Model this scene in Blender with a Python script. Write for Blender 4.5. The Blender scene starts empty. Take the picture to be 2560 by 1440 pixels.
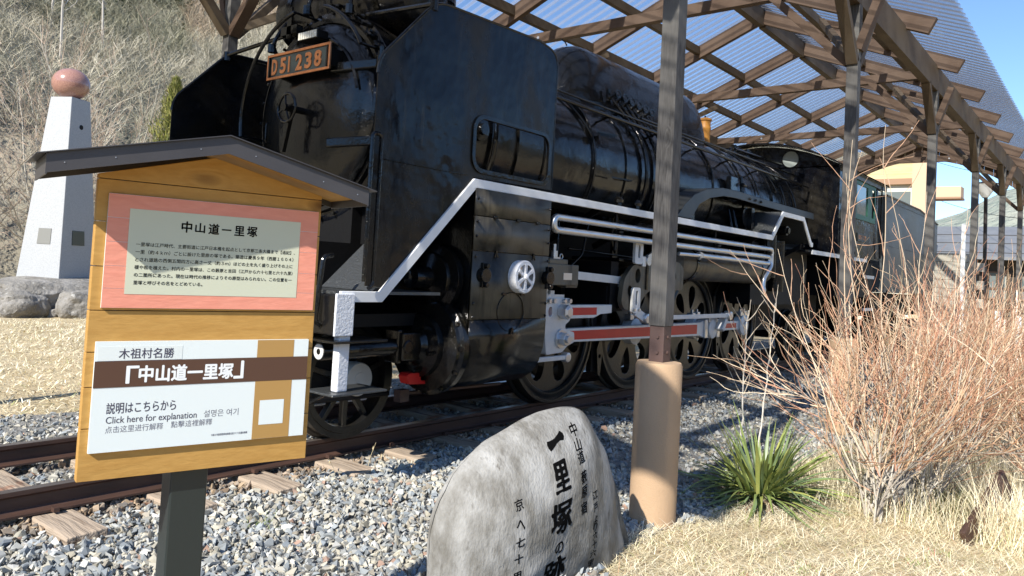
import bpy, math, random
import numpy as np
from mathutils import Vector, Matrix, noise
from mathutils.geometry import tessellate_polygon
from mathutils.bvhtree import BVHTree
PI = math.pi; rad = math.radians
random.seed(7); rng = np.random.default_rng(7)
SC = bpy.context.scene
COL = SC.collection

# ---------------------------------------------------------------- camera, world, sun, exposure
cam_d = bpy.data.cameras.new('camera'); cam = bpy.data.objects.new('camera', cam_d); COL.objects.link(cam); SC.camera = cam
CAM = Vector((-6.3062, -5.1277, 1.3154))
yaw, pit, rol = .68010, .0410, .0536
F = Vector((math.cos(pit)*math.cos(yaw), math.cos(pit)*math.sin(yaw), math.sin(pit)))
Rr = F.cross(Vector((0, 0, 1))).normalized(); Uu = Rr.cross(F)
R2 = math.cos(rol)*Rr + math.sin(rol)*Uu; U2 = -math.sin(rol)*Rr + math.cos(rol)*Uu
cam.matrix_world = Matrix(((R2.x, U2.x, -F.x, CAM.x), (R2.y, U2.y, -F.y, CAM.y), (R2.z, U2.z, -F.z, CAM.z), (0, 0, 0, 1)))
cam_d.sensor_width = 36; cam_d.lens = 36*1902.65/2560; cam_d.shift_y = -(720-595.65)/2560
cam_d.clip_start = .05; cam_d.clip_end = 3000
SUN = Vector((-.785, -.115, .605)).normalized()          # towards the sun
world = bpy.data.worlds.new('World'); SC.world = world; world.use_nodes = True
nt = world.node_tree; bg = nt.nodes['Background']
sky = nt.nodes.new('ShaderNodeTexSky'); sky.sky_type = 'NISHITA'; sky.sun_disc = False
sky.sun_elevation = math.asin(SUN.z); sky.sun_rotation = math.atan2(SUN.x, SUN.y)
sky.altitude = 1200; sky.air_density = .85; sky.dust_density = .0; sky.ozone_density = 1.4
tint = nt.nodes.new('ShaderNodeMix'); tint.data_type = 'RGBA'; tint.blend_type = 'MULTIPLY'; tint.inputs[0].default_value = 1; tint.inputs[7].default_value = (.86, .99, 1.10, 1)
nt.links.new(sky.outputs[0], tint.inputs[6]); nt.links.new(tint.outputs[2], bg.inputs[0]); bg.inputs[1].default_value = .14
sd = bpy.data.lights.new('sun', 'SUN'); sd.energy = 5.0; sd.angle = rad(.53); sd.color = (1, .945, .86)
so = bpy.data.objects.new('sun', sd); COL.objects.link(so); so.rotation_euler = SUN.to_track_quat('Z', 'Y').to_euler()
SC.view_settings.view_transform = 'Standard'; SC.view_settings.look = 'None'; SC.view_settings.exposure = .64; SC.view_settings.gamma = 1
SC.render.engine = 'CYCLES'
SC.cycles.max_bounces = 8; SC.cycles.transparent_max_bounces = 24; SC.cycles.glossy_bounces = 3; SC.cycles.caustics_reflective = False; SC.cycles.caustics_refractive = False

# ---------------------------------------------------------------- helpers
ORG = {}
def tag(o, label=None, cat=None, group=None, kind=None):
    if label: o['label'] = label
    if cat: o['category'] = cat
    if group: o['group'] = group
    if kind: o['kind'] = kind
    return o
def thing(name, label, cat, loc=(0, 0, 0), group=None):
    o = bpy.data.objects.new(name, None); o.location = loc; o.empty_display_size = .1; COL.objects.link(o); ORG[o.name] = Vector(loc)
    return tag(o, label, cat, group)
def mkobj(name, me, m, parent=None, org=None):
    if m is not None: me.materials.append(m)
    o = bpy.data.objects.new(name, me); COL.objects.link(o)
    if parent is not None: o.parent = parent; ORG[o.name] = ORG[parent.name]
    else:
        o.location = org or (0, 0, 0); ORG[o.name] = Vector(o.location)
    return o
class MB:
    """collects shapes in world coordinates"""
    def __init__(s): s.v = []; s.f = []
    def add(s, vs, fs):
        n = len(s.v); s.v += [tuple(v) for v in vs]; s.f += [tuple(i+n for i in f) for f in fs]; return s
    def box(s, x0, x1, y0, y1, z0, z1):
        if x0 > x1: x0, x1 = x1, x0
        if y0 > y1: y0, y1 = y1, y0
        if z0 > z1: z0, z1 = z1, z0
        return s.add([(x0,y0,z0),(x1,y0,z0),(x1,y1,z0),(x0,y1,z0),(x0,y0,z1),(x1,y0,z1),(x1,y1,z1),(x0,y1,z1)],
                     [(0,3,2,1),(4,5,6,7),(0,1,5,4),(1,2,6,5),(2,3,7,6),(3,0,4,7)])
    def bar(s, a, b, w, h, up=(0, 0, 1), w2=None, h2=None):
        """rectangular bar a->b, w across, h along up"""
        a = Vector(a); b = Vector(b); d = (b-a).normalized(); u = Vector(up); r = d.cross(u).normalized(); u = r.cross(d)
        w2 = w2 or w; h2 = h2 or h; V = []
        for p, ww, hh in ((a, w, h), (b, w2, h2)):
            for i, j in ((-1,-1),(1,-1),(1,1),(-1,1)): V.append(p+r*(ww/2*i)+u*(hh/2*j))
        return s.add(V, [(3,2,1,0),(4,5,6,7),(0,1,5,4),(1,2,6,5),(2,3,7,6),(3,0,4,7)])
    def tube(s, path, r, n=10, cap=True, closed=False):
        P = [Vector(p) for p in path]; N = len(P); V = []; Fc = []
        rs = r if isinstance(r, (list, tuple)) else [r]*N
        pu = None
        for i, p in enumerate(P):
            if closed: d = (P[(i+1) % N]-P[i-1]).normalized()
            else: d = (P[min(i+1, N-1)]-P[max(i-1, 0)]).normalized()
            if pu is None:
                pu = Vector((0, 0, 1)) if abs(d.z) < .9 else Vector((0, 1, 0))
            u = (pu-d*pu.dot(d)).normalized(); pu = u; w = d.cross(u)
            for k in range(n):
                a = 2*PI*k/n; V.append(p+(u*math.cos(a)+w*math.sin(a))*rs[i])
        M = N if closed else N-1
        for i in range(M):
            j = (i+1) % N
            for k in range(n): Fc.append((i*n+k, i*n+(k+1) % n, j*n+(k+1) % n, j*n+k))
        if cap and not closed: Fc.append(tuple(range(n-1, -1, -1))); Fc.append(tuple((N-1)*n+k for k in range(n)))
        return s.add(V, Fc)
    def cyl(s, a, b, r, n=24, r2=None): return s.tube([a, b], [r, r if r2 is None else r2], n)
    def lathe(s, prof, o, ax, n=40, ref=None, a0=0, a1=2*PI):
        """prof [(radius, along)], origin o, axis ax"""
        o = Vector(o); ax = Vector(ax).normalized(); u = Vector(ref) if ref else (Vector((0, 0, 1)) if abs(ax.z) < .9 else Vector((1, 0, 0)))
        u = (u-ax*u.dot(ax)).normalized(); w = ax.cross(u); V = []; Fc = []; full = abs(a1-a0-2*PI) < 1e-6; m = n if full else n+1
        for r, t in prof:
            for k in range(m):
                a = a0+(a1-a0)*k/n; V.append(o+ax*t+(u*math.cos(a)+w*math.sin(a))*max(r, 1e-5))
        for i in range(len(prof)-1):
            for k in range(n):
                k2 = (k+1) % m; Fc.append((i*m+k, i*m+k2, (i+1)*m+k2, (i+1)*m+k))
        return s.add(V, Fc)
    def sheet(s, outer, holes, fn, th):
        """flat plate with holes; fn(a,b,t)->3D, t in 0..th"""
        loops = [list(outer)]+[list(h) for h in holes]
        pts = [p for l in loops for p in l]; n = len(pts)
        tri = tessellate_polygon([[Vector((p[0], p[1], 0)) for p in l] for l in loops])
        V = [fn(p[0], p[1], 0) for p in pts]+[fn(p[0], p[1], th) for p in pts]
        Fc = [tuple(t) for t in tri]+[tuple(i+n for i in reversed(t)) for t in tri]; b = 0
        for l in loops:
            m = len(l)
            for i in range(m): j = (i+1) % m; Fc.append((b+i, b+j, b+j+n, b+i+n))
            b += m
        return s.add(V, Fc)
    def build(s, name, m, parent=None, smooth=False, bevel=0, org=None, seg=2, kind=None, label=None):
        off = ORG[parent.name] if parent is not None else Vector(org or (0, 0, 0))
        me = bpy.data.meshes.new(name); me.from_pydata([(v[0]-off.x, v[1]-off.y, v[2]-off.z) for v in s.v], [], s.f); me.validate()
        import bmesh
        bm = bmesh.new(); bm.from_mesh(me); bmesh.ops.recalc_face_normals(bm, faces=bm.faces); bm.to_mesh(me); bm.free()
        o = mkobj(name, me, m, parent, org)
        if bevel:
            md = o.modifiers.new('bevel', 'BEVEL'); md.width = bevel; md.segments = seg; md.limit_method = 'ANGLE'; md.angle_limit = rad(40)
        me.polygons.foreach_set('use_smooth', [smooth]*len(me.polygons))
        if smooth: me.set_sharp_from_angle(angle=rad(35))
        if kind: o['kind'] = kind
        if label: o['label'] = label
        return o
def B(name, m, parent, *bx, **k):
    mb = MB(); [mb.box(*b) for b in bx]; return mb.build(name, m, parent, **k)
def npmesh(name, V, Fq, m, col=None, parent=None, kind=None, smooth=False, org=None):
    """fast mesh from numpy; Fq (n,3) or (n,4)"""
    me = bpy.data.meshes.new(name); nv, nf, k = len(V), len(Fq), Fq.shape[1]
    me.vertices.add(nv); me.vertices.foreach_set('co', V.astype(np.float32).ravel())
    me.loops.add(nf*k); me.loops.foreach_set('vertex_index', Fq.astype(np.int32).ravel())
    me.polygons.add(nf); me.polygons.foreach_set('loop_start', np.arange(0, nf*k, k, dtype=np.int32))
    me.update(calc_edges=True)
    me.polygons.foreach_set('use_smooth', [smooth]*nf)
    if col is not None:
        a = me.color_attributes.new('Col', 'FLOAT_COLOR', 'POINT'); c = np.ones((nv, 4), np.float32); c[:, :3] = col; a.data.foreach_set('color', c.ravel())
    o = mkobj(name, me, m, parent, org)
    if kind: o['kind'] = kind
    return o
def circ(cx, cy, r, n=32, ry=None): return [(cx+r*math.cos(2*PI*i/n), cy+(ry or r)*math.sin(2*PI*i/n)) for i in range(n)]
def roundrect(x0, x1, y0, y1, r, n=6):
    P = []
    for cx, cy, a in ((x1-r, y1-r, 0), (x0+r, y1-r, PI/2), (x0+r, y0+r, PI), (x1-r, y0+r, 1.5*PI)):
        for i in range(n+1): t = a+PI/2*i/n; P.append((cx+r*math.cos(t), cy+r*math.sin(t)))
    return P
def fillet(P, r, n=6, closed=True):
    out = []; N = len(P)
    for i in range(N):
        p = Vector(P[i]); 
        if not closed and i in (0, N-1): out.append(tuple(p)); continue
        a = Vector(P[i-1]); b = Vector(P[(i+1) % N]); rr = r[i] if isinstance(r, (list, tuple)) else r
        if rr <= 0: out.append(tuple(p)); continue
        u = (a-p); v = (b-p); d = min(rr, u.length*.49, v.length*.49); s0 = p+u.normalized()*d; s1 = p+v.normalized()*d
        for k in range(n+1):
            t = k/n; out.append(tuple((1-t)**2*s0+2*t*(1-t)*p+t*t*s1))
    return out
def copytree(o, delta, label=None):
    c = o.copy(); COL.objects.link(c); c.location = o.location+Vector(delta); ORG[c.name] = ORG[o.name]+Vector(delta)
    if label: c['label'] = label
    for ch in list(o.children):
        d = ch.copy(); COL.objects.link(d); d.parent = c
        for g in ch.children: e = g.copy(); COL.objects.link(e); e.parent = d
    return c

# ---------------------------------------------------------------- materials
def mat(name, c, rough=.6, metal=0, c2=None, sc=4, det=6, lo=.35, hi=.65, stretch=(1,1,1), bump=0, bsc=60, bdist=.01, r2=None, coat=0, spec=.5,
        bstretch=None, c3=None, sc3=1, lo3=.5, hi3=.6, st3=(1,1,1), attr=False, trans=None, lump=0):
    m = bpy.data.materials.new(name); m.use_nodes = True; N = m.node_tree.nodes; L = m.node_tree.links; p = N['Principled BSDF']
    p.inputs['Roughness'].default_value = rough; p.inputs['Metallic'].default_value = metal; p.inputs['Specular IOR Level'].default_value = spec
    p.inputs['Coat Weight'].default_value = coat; p.inputs['Coat Roughness'].default_value = .08
    tc = N.new('ShaderNodeTexCoord')
    def mapped(st):
        mp = N.new('ShaderNodeMapping'); mp.inputs['Scale'].default_value = st; L.new(tc.outputs['Object'], mp.inputs[0]); return mp.outputs[0]
    def nz(sc_, st, det_=6, lo_=.35, hi_=.65):
        n = N.new('ShaderNodeTexNoise'); n.inputs['Scale'].default_value = sc_; n.inputs['Detail'].default_value = det_; n.inputs['Roughness'].default_value = .62; L.new(mapped(st), n.inputs[0])
        r = N.new('ShaderNodeMapRange'); r.inputs[1].default_value = lo_; r.inputs[2].default_value = hi_; L.new(n.outputs[0], r.inputs[0]); return r.outputs[0]
    out = None
    if attr:
        a = N.new('ShaderNodeVertexColor'); a.layer_name = 'Col'; out = a.outputs[0]
        mx = N.new('ShaderNodeMix'); mx.data_type = 'RGBA'; mx.blend_type = 'MULTIPLY'; mx.inputs[0].default_value = 1; L.new(out, mx.inputs[6]); mx.inputs[7].default_value = (*c, 1); out = mx.outputs[2]
    elif c2 is None:
        p.inputs['Base Color'].default_value = (*c, 1)
    else:
        f = nz(sc, stretch, det, lo, hi)
        mx = N.new('ShaderNodeMix'); mx.data_type = 'RGBA'; L.new(f, mx.inputs[0]); mx.inputs[6].default_value = (*c, 1); mx.inputs[7].default_value = (*c2, 1); out = mx.outputs[2]
        if r2 is not None:
            mr = N.new('ShaderNodeMapRange'); mr.inputs[3].default_value = rough; mr.inputs[4].default_value = r2; L.new(f, mr.inputs[0]); L.new(mr.outputs[0], p.inputs['Roughness'])
    if c3 is not None:
        f = nz(sc3, st3, 5, lo3, hi3); mx = N.new('ShaderNodeMix'); mx.data_type = 'RGBA'; L.new(f, mx.inputs[0])
        if out: L.new(out, mx.inputs[6])
        else: mx.inputs[6].default_value = (*c, 1)
        mx.inputs[7].default_value = (*c3, 1); out = mx.outputs[2]
    if out: L.new(out, p.inputs['Base Color'])
    if bump:
        n = N.new('ShaderNodeTexNoise'); n.inputs['Scale'].default_value = bsc; n.inputs['Detail'].default_value = 4; L.new(mapped(bstretch or stretch), n.inputs[0])
        b = N.new('ShaderNodeBump'); b.inputs['Strength'].default_value = bump; b.inputs['Distance'].default_value = bdist; L.new(n.outputs[0], b.inputs['Height']); L.new(b.outputs[0], p.inputs['Normal'])
        if lump:                                             # long waves of dented plate under the brush marks, and grit in the paint
            n2 = N.new('ShaderNodeTexNoise'); n2.inputs['Scale'].default_value = 3.5; n2.inputs['Detail'].default_value = 2; L.new(mapped((1, 1, 1)), n2.inputs[0])
            b2 = N.new('ShaderNodeBump'); b2.inputs['Strength'].default_value = .55; b2.inputs['Distance'].default_value = lump; L.new(n2.outputs[0], b2.inputs['Height']); L.new(b2.outputs[0], b.inputs['Normal'])
            v = N.new('ShaderNodeTexVoronoi'); v.inputs['Scale'].default_value = 70; L.new(mapped((1, 1, 1)), v.inputs[0])
            vr = N.new('ShaderNodeMapRange'); vr.inputs[1].default_value = .0; vr.inputs[2].default_value = .22; vr.inputs[3].default_value = 1; vr.inputs[4].default_value = 0; L.new(v.outputs['Distance'], vr.inputs[0])
            b3 = N.new('ShaderNodeBump'); b3.inputs['Strength'].default_value = .5; b3.inputs['Distance'].default_value = .003; L.new(vr.outputs[0], b3.inputs['Height']); L.new(b.outputs[0], b3.inputs['Normal']); L.new(b3.outputs[0], p.inputs['Normal'])
    if trans: p.inputs['Transmission Weight'].default_value = trans
    return m
def woodmat(name, c, c2, axis=0, rough=.75, knot=(.05,.03,.02), sc=9, patch=None, kd=.9, kr_=(.02,.06)):
    """planed timber: grain stretched along an axis, rings wandering round scattered knots"""
    m = bpy.data.materials.new(name); m.use_nodes = True; N = m.node_tree.nodes; L = m.node_tree.links; p = N['Principled BSDF']; p.inputs['Roughness'].default_value = rough
    p.inputs['Specular IOR Level'].default_value = .3
    tc = N.new('ShaderNodeTexCoord'); oi = N.new('ShaderNodeObjectInfo')
    va = N.new('ShaderNodeVectorMath'); va.operation = 'MULTIPLY_ADD'; L.new(oi.outputs['Random'], va.inputs[0]); va.inputs[1].default_value = (13, 7, 11); L.new(tc.outputs['Object'], va.inputs[2])
    st = [1, 1, 1]; st[axis] = .09; ks = [1, 1, 1]; ks[axis] = .35
    mp = N.new('ShaderNodeMapping'); mp.inputs['Scale'].default_value = st; L.new(va.outputs[0], mp.inputs[0])
    mk = N.new('ShaderNodeMapping'); mk.inputs['Scale'].default_value = ks; L.new(va.outputs[0], mk.inputs[0])
    vo = N.new('ShaderNodeTexVoronoi'); vo.inputs['Scale'].default_value = 5; L.new(mk.outputs[0], vo.inputs[0])
    kr = N.new('ShaderNodeMapRange'); kr.inputs[1].default_value = .03; kr.inputs[2].default_value = .16; kr.inputs[3].default_value = 1; kr.inputs[4].default_value = 0; L.new(vo.outputs['Distance'], kr.inputs[0])
    n = N.new('ShaderNodeTexNoise'); n.inputs['Scale'].default_value = sc; n.inputs['Detail'].default_value = 3; L.new(mp.outputs[0], n.inputs[0])
    ad = N.new('ShaderNodeMath'); ad.operation = 'MULTIPLY_ADD'; L.new(kr.outputs[0], ad.inputs[0]); ad.inputs[1].default_value = .25; L.new(n.outputs[0], ad.inputs[2])
    ml = N.new('ShaderNodeMath'); ml.operation = 'MULTIPLY'; L.new(ad.outputs[0], ml.inputs[0]); ml.inputs[1].default_value = 70
    sn = N.new('ShaderNodeMath'); sn.operation = 'SINE'; L.new(ml.outputs[0], sn.inputs[0])
    f2 = N.new('ShaderNodeTexNoise'); f2.inputs['Scale'].default_value = 150; L.new(mp.outputs[0], f2.inputs[0])
    sm = N.new('ShaderNodeMath'); sm.operation = 'MULTIPLY_ADD'; L.new(sn.outputs[0], sm.inputs[0]); sm.inputs[1].default_value = .16; L.new(f2.outputs[0], sm.inputs[2])
    mx = N.new('ShaderNodeMix'); mx.data_type = 'RGBA'; L.new(sm.outputs[0], mx.inputs[0]); mx.inputs[6].default_value = (*c, 1); mx.inputs[7].default_value = (*c2, 1)
    out = mx.outputs[2]
    k2 = N.new('ShaderNodeMapRange'); k2.inputs[1].default_value = kr_[0]; k2.inputs[2].default_value = kr_[1]; k2.inputs[3].default_value = kd; k2.inputs[4].default_value = 0; L.new(vo.outputs['Distance'], k2.inputs[0])
    mk2 = N.new('ShaderNodeMix'); mk2.data_type = 'RGBA'; L.new(k2.outputs[0], mk2.inputs[0]); L.new(out, mk2.inputs[6]); mk2.inputs[7].default_value = (*knot, 1); out = mk2.outputs[2]
    if patch:
        pn = N.new('ShaderNodeTexNoise'); pn.inputs['Scale'].default_value = 2.2; pn.inputs['Detail'].default_value = 5; L.new(va.outputs[0], pn.inputs[0])
        pr = N.new('ShaderNodeMapRange'); pr.inputs[1].default_value = .42; pr.inputs[2].default_value = .62; L.new(pn.outputs[0], pr.inputs[0])
        mp2 = N.new('ShaderNodeMix'); mp2.data_type = 'RGBA'; L.new(pr.outputs[0], mp2.inputs[0]); L.new(out, mp2.inputs[6]); mp2.inputs[7].default_value = (*patch, 1); out = mp2.outputs[2]
    L.new(out, p.inputs['Base Color'])
    b = N.new('ShaderNodeBump'); b.inputs['Strength'].default_value = .25; b.inputs['Distance'].default_value = .003; L.new(sm.outputs[0], b.inputs['Height']); L.new(b.outputs[0], p.inputs['Normal'])
    return m
M = {}
M['black'] = mat('black_gloss_paint', (.003,.004,.006), .09, c2=(.008,.007,.005), sc=3, r2=.20, spec=.42, bump=.35, bsc=38, bdist=.004, lump=.02, c3=(.028,.023,.014), sc3=7, lo3=.66, hi3=.80)
M['blackm'] = mat('black_paint_weathered', (.004,.005,.008), .10, c2=(.017,.014,.009), sc=1.5, lo=.46, hi=.62, r2=.40, spec=.30, bump=.3, bsc=26, bdist=.003, stretch=(1,1,.45), lump=.03, c3=(.028,.024,.016), sc3=5, lo3=.60, hi3=.78, st3=(2.5,1,.35))
M['blackc'] = mat('black_paint_reflected_brown_weathered', (.022,.021,.018), .28, c2=(.125,.108,.075), sc=2.6, lo=.33, hi=.60, r2=.48, bump=.3, bsc=30, bdist=.003, stretch=(1,1,.6), lump=.02, c3=(.02,.018,.014), sc3=4, lo3=.55, hi3=.72, st3=(3,1,.3))  # reflected sunlit ground is put into the brown, with weathering and dirt streaks
M['blackd'] = mat('black_matt', (.0035,.0035,.004), .6, bump=.2, bsc=30, spec=.25)
M['band'] = mat('dull_dark_grey_paint', (.018,.021,.024), .38, c2=(.035,.036,.034), sc=3, bump=.2, bsc=40, bdist=.003)
M['tread'] = mat('tread_plate', (.10,.105,.105), .34, metal=.6, bump=.9, bsc=90, bdist=.012, bstretch=(1, .5, 1))
M['white'] = mat('white_enamel', (.83,.84,.85), .38, c2=(.72,.72,.70), sc=2, )
M['whiter'] = mat('thick_white_paint', (.74,.75,.77), .42, bump=.7, bsc=55, bdist=.008)
M['silver'] = mat('silver_paint', (.62,.63,.64), .3, metal=.75, bump=.1, bsc=40)
M['steel'] = mat('bright_steel_paint', (.72,.72,.70), .42, metal=.1, c2=(.62,.62,.60), sc=8)
M['red'] = mat('red_enamel', (.60,.014,.012), .4, c2=(.52,.014,.012), sc=6)
M['copper'] = mat('copper', (.72,.30,.13), .28, metal=.9, c2=(.55,.22,.10), sc=30)
M['brass'] = mat('yellow_paint', (.50,.23,.035), .5, c2=(.40,.17,.03), sc=10)
M['wheel'] = mat('wheel_black', (.009,.009,.009), .28, c2=(.032,.028,.018), sc=2.5, lo=.45, hi=.7, r2=.45, bump=.2, bsc=40)
M['glass'] = mat('glass', (.16,.19,.19), .08, spec=.8)
M['green'] = mat('green_paint', (.012,.10,.055), .4)
M['greyblk'] = mat('faded_tender_paint', (.085,.095,.10), .34, c2=(.12,.13,.125), sc=1.4, r2=.45, bump=.2, bsc=20)
M['rail'] = mat('rusty_rail', (.050,.028,.022), .55, c2=(.085,.045,.032), sc=14, stretch=(.2,1,1), bump=.2, bsc=60)
M['railtop'] = mat('worn_rail_head', (.16,.14,.125), .36, metal=.35, c2=(.10,.08,.07), sc=20, stretch=(.1,1,1))
M['sleeper'] = mat('weathered_sleeper', (.39,.31,.23), .9, c2=(.11,.07,.045), sc=26, det=8, lo=.50, hi=.62, stretch=(1,.07,1), bump=1, bsc=30, bdist=.02, bstretch=(1,.08,1), c3=(.27,.14,.085), sc3=2.5, lo3=.55, hi3=.66)
M['beam'] = woodmat('brown_stained_timber', (.110,.071,.048), (.070,.044,.029), 1, .7, patch=(.125,.085,.06), kd=.5)
M['beamx'] = woodmat('brown_stained_timber_x', (.108,.078,.050), (.070,.050,.032), 0, .7, patch=(.125,.096,.065), kd=.5)
M['post'] = woodmat('grey_weathered_post', (.115,.110,.105), (.026,.024,.023), 2, .75, knot=(.02,.018,.016), sc=11, patch=(.135,.13,.12), kr_=(.03,.13))
M['concrete'] = mat('tan_render', (.46,.315,.195), .92, c2=(.41,.28,.17), sc=2, bump=.4, bsc=110, bdist=.006, c3=(.31,.22,.145), sc3=3.5, lo3=.60, hi3=.80, st3=(2,2,.5))
M['footst'] = mat('brown_steel', (.085,.052,.045), .5, bump=.1)
M['board'] = woodmat('ochre_cedar', (.52,.30,.085), (.42,.225,.055), 0, .62, knot=(.10,.045,.015), sc=7, kd=.95, kr_=(.05,.12))
M['pinkwood'] = woodmat('salmon_printed_board', (.80,.33,.235), (.72,.27,.19), 0, .6, knot=(.72,.27,.19), sc=7, kd=0)
M['olive'] = mat('pale_olive_print', (.58,.60,.46), .55)
M['whiteprint'] = mat('white_print', (.72,.78,.77), .45)
M['brownprint'] = mat('brown_print', (.090,.042,.024), .5)
M['ochreprint'] = mat('ochre_print', (.42,.245,.075), .5)
M['ink'] = mat('ink', (.004,.004,.004), .9, spec=.05)
M['inkp'] = mat('ink_purple', (.05,.045,.075), .6)
M['inkw'] = mat('ink_white', (.8,.82,.82), .6)
M['roofm'] = mat('charcoal_sheet_metal', (.058,.055,.058), .42, c2=(.072,.068,.070), sc=5, metal=.2)
M['postm'] = mat('dark_green_steel', (.020,.027,.026), .38, bump=.05)
M['stone'] = mat('grey_engraved_stone', (.36,.355,.335), .8, c2=(.155,.146,.125), sc=5.0, stretch=(1.2,1,.45), lo=.38, hi=.60, bump=.7, bsc=75, bdist=.008, c3=(.13,.122,.105), sc3=16, lo3=.58, hi3=.72, st3=(1.6,1,.35))
M['granite'] = mat('pale_granite', (.42,.435,.44), .7, c2=(.33,.345,.355), sc=60, det=2, lo=.45, hi=.62, bump=.1)
M['pinkgr'] = mat('polished_pink_granite', (.40,.22,.17), .2, c2=(.30,.155,.125), sc=55, det=2, lo=.45, hi=.6, coat=.4)
M['rock'] = mat('rough_rock', (.30,.285,.26), .9, c2=(.13,.12,.10), sc=3, lo=.35, hi=.68, bump=.9, bsc=9, bdist=.06, c3=(.42,.41,.38), sc3=6, lo3=.58, hi3=.7)
M['gravel'] = mat('ballast_stones', (1,1,1), .85, attr=True)
M['gravbase'] = mat('ballast_bed', (.30,.295,.27), .95, c2=(.18,.18,.17), sc=38, det=3, bump=1, bsc=40, bdist=.04, c3=(.34,.31,.26), sc3=70, lo3=.55, hi3=.62)
M['ground'] = mat('dry_turf', (.56,.46,.29), .95, c2=(.42,.34,.20), sc=1.3, bump=.8, bsc=35, bdist=.03, c3=(.24,.21,.12), sc3=.25, lo3=.55, hi3=.75)
M['blades'] = mat('dry_grass', (1,1,1), .8, attr=True)
M['twig'] = mat('twigs', (1,1,1), .75, attr=True)
M['leaf'] = mat('strap_leaf', (.19,.25,.075), .45, c2=(.34,.37,.11), sc=5, lo=.45, hi=.72)
M['leafb'] = mat('strap_leaf_blue', (.12,.18,.085), .45, c2=(.20,.26,.12), sc=5)
M['leafy'] = mat('strap_leaf_yellow', (.36,.37,.11), .45, c2=(.24,.28,.07), sc=5)
# ---------------------------------------------------------------- ground
def sstep(a, b, x): t = np.clip((x-a)/(b-a), 0, 1); return t*t*(3-2*t)
def gz(x, y):
    """ground height: flat bed, a slight fall towards the viewer, a hollow at the far right"""
    x = np.asarray(x, float); y = np.asarray(y, float)
    z = -.205-.06*sstep(-1.2, -3.2, y)-.03*sstep(-3, -5, y)
    z = z+.03*sstep(2.6, 3.4, y)-.10*np.exp(-((x-.35)**2+(y+4.25)**2)/.12)
    return z+.012*np.sin(x*3.1+y*1.7)*np.cos(y*2.3-x)
def fbm(x, y, s, o=4, seed=0):
    out = np.zeros(x.shape); a = 1
    for k in range(o):
        out += a*np.array([noise.noise(Vector((float(i)*s*2**k+seed, float(j)*s*2**k, seed*1.7+k*3.1))) for i, j in zip(x.ravel(), y.ravel())]).reshape(x.shape); a *= .5
    return out
def grid(name, xs, ys, zf, m, kind='structure'):
    X, Y = np.meshgrid(xs, ys, indexing='ij'); Z = zf(X, Y); V = np.stack([X, Y, Z], -1).reshape(-1, 3); a, b = len(xs), len(ys)
    i, j = np.meshgrid(np.arange(a-1), np.arange(b-1), indexing='ij'); i = i.ravel(); j = j.ravel()
    Q = np.stack([i*b+j, (i+1)*b+j, (i+1)*b+j+1, i*b+j+1], -1); return npmesh(name, V, Q, m, kind=kind, smooth=True)
xs = np.concatenate([[-1500, -600, -200, -80, -40, -20, -12], np.arange(-9, 24, .22), [26, 30, 40, 60, 100, 200, 600, 1500]])
ys = np.concatenate([[-1500, -600, -200, -80, -40, -20, -12, -9], np.arange(-7, 4, .2), np.arange(4, 16, .6), [18, 22, 30, 60, 200, 600, 1500]])
grid('ground', xs, ys, lambda X, Y: gz(X, Y)-.012, M['ground'])
# ballast bed and stones
def gravmask(x, y):
    edge = -2.95+.10*np.sin(x*2.2)+.06*np.sin(x*5.1)
    left = x < -2.75+.1*np.sin(y*7)
    return (y < 2.38+.12*np.sin(x*2.5)) & ((y > edge) | (left & (y > -4.4)))
grid('ballast_bed', np.arange(-9, 23.9, .2), np.arange(-2.9, 2.45, .15), lambda X, Y: gz(X, Y)+.004, M['gravbase'])
grid('ballast_bed', np.arange(-9, -2.75, .2), np.arange(-4.4, -2.79, .2), lambda X, Y: gz(X, Y)+.004, M['gravbase'])
import bmesh
def hull(flat):
    """crushed-rock shape: convex hull of a few random points"""
    bm = bmesh.new(); pts = rng.normal(size=(9, 3)); pts /= np.linalg.norm(pts, axis=1)[:, None]; pts *= rng.uniform(.7, 1.15, (9, 1)); pts[:, 1] *= .8; pts[:, 2] *= flat
    for p in pts: bm.verts.new(p)
    r = bmesh.ops.convex_hull(bm, input=bm.verts); bmesh.ops.delete(bm, geom=[g for g in r['geom_interior'] if isinstance(g, bmesh.types.BMVert)], context='VERTS')
    bmesh.ops.triangulate(bm, faces=bm.faces); bm.verts.index_update(); v = np.array([p.co[:] for p in bm.verts]); f = np.array([[q.index for q in t.verts] for t in bm.faces]); bm.free(); return v, f
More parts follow.
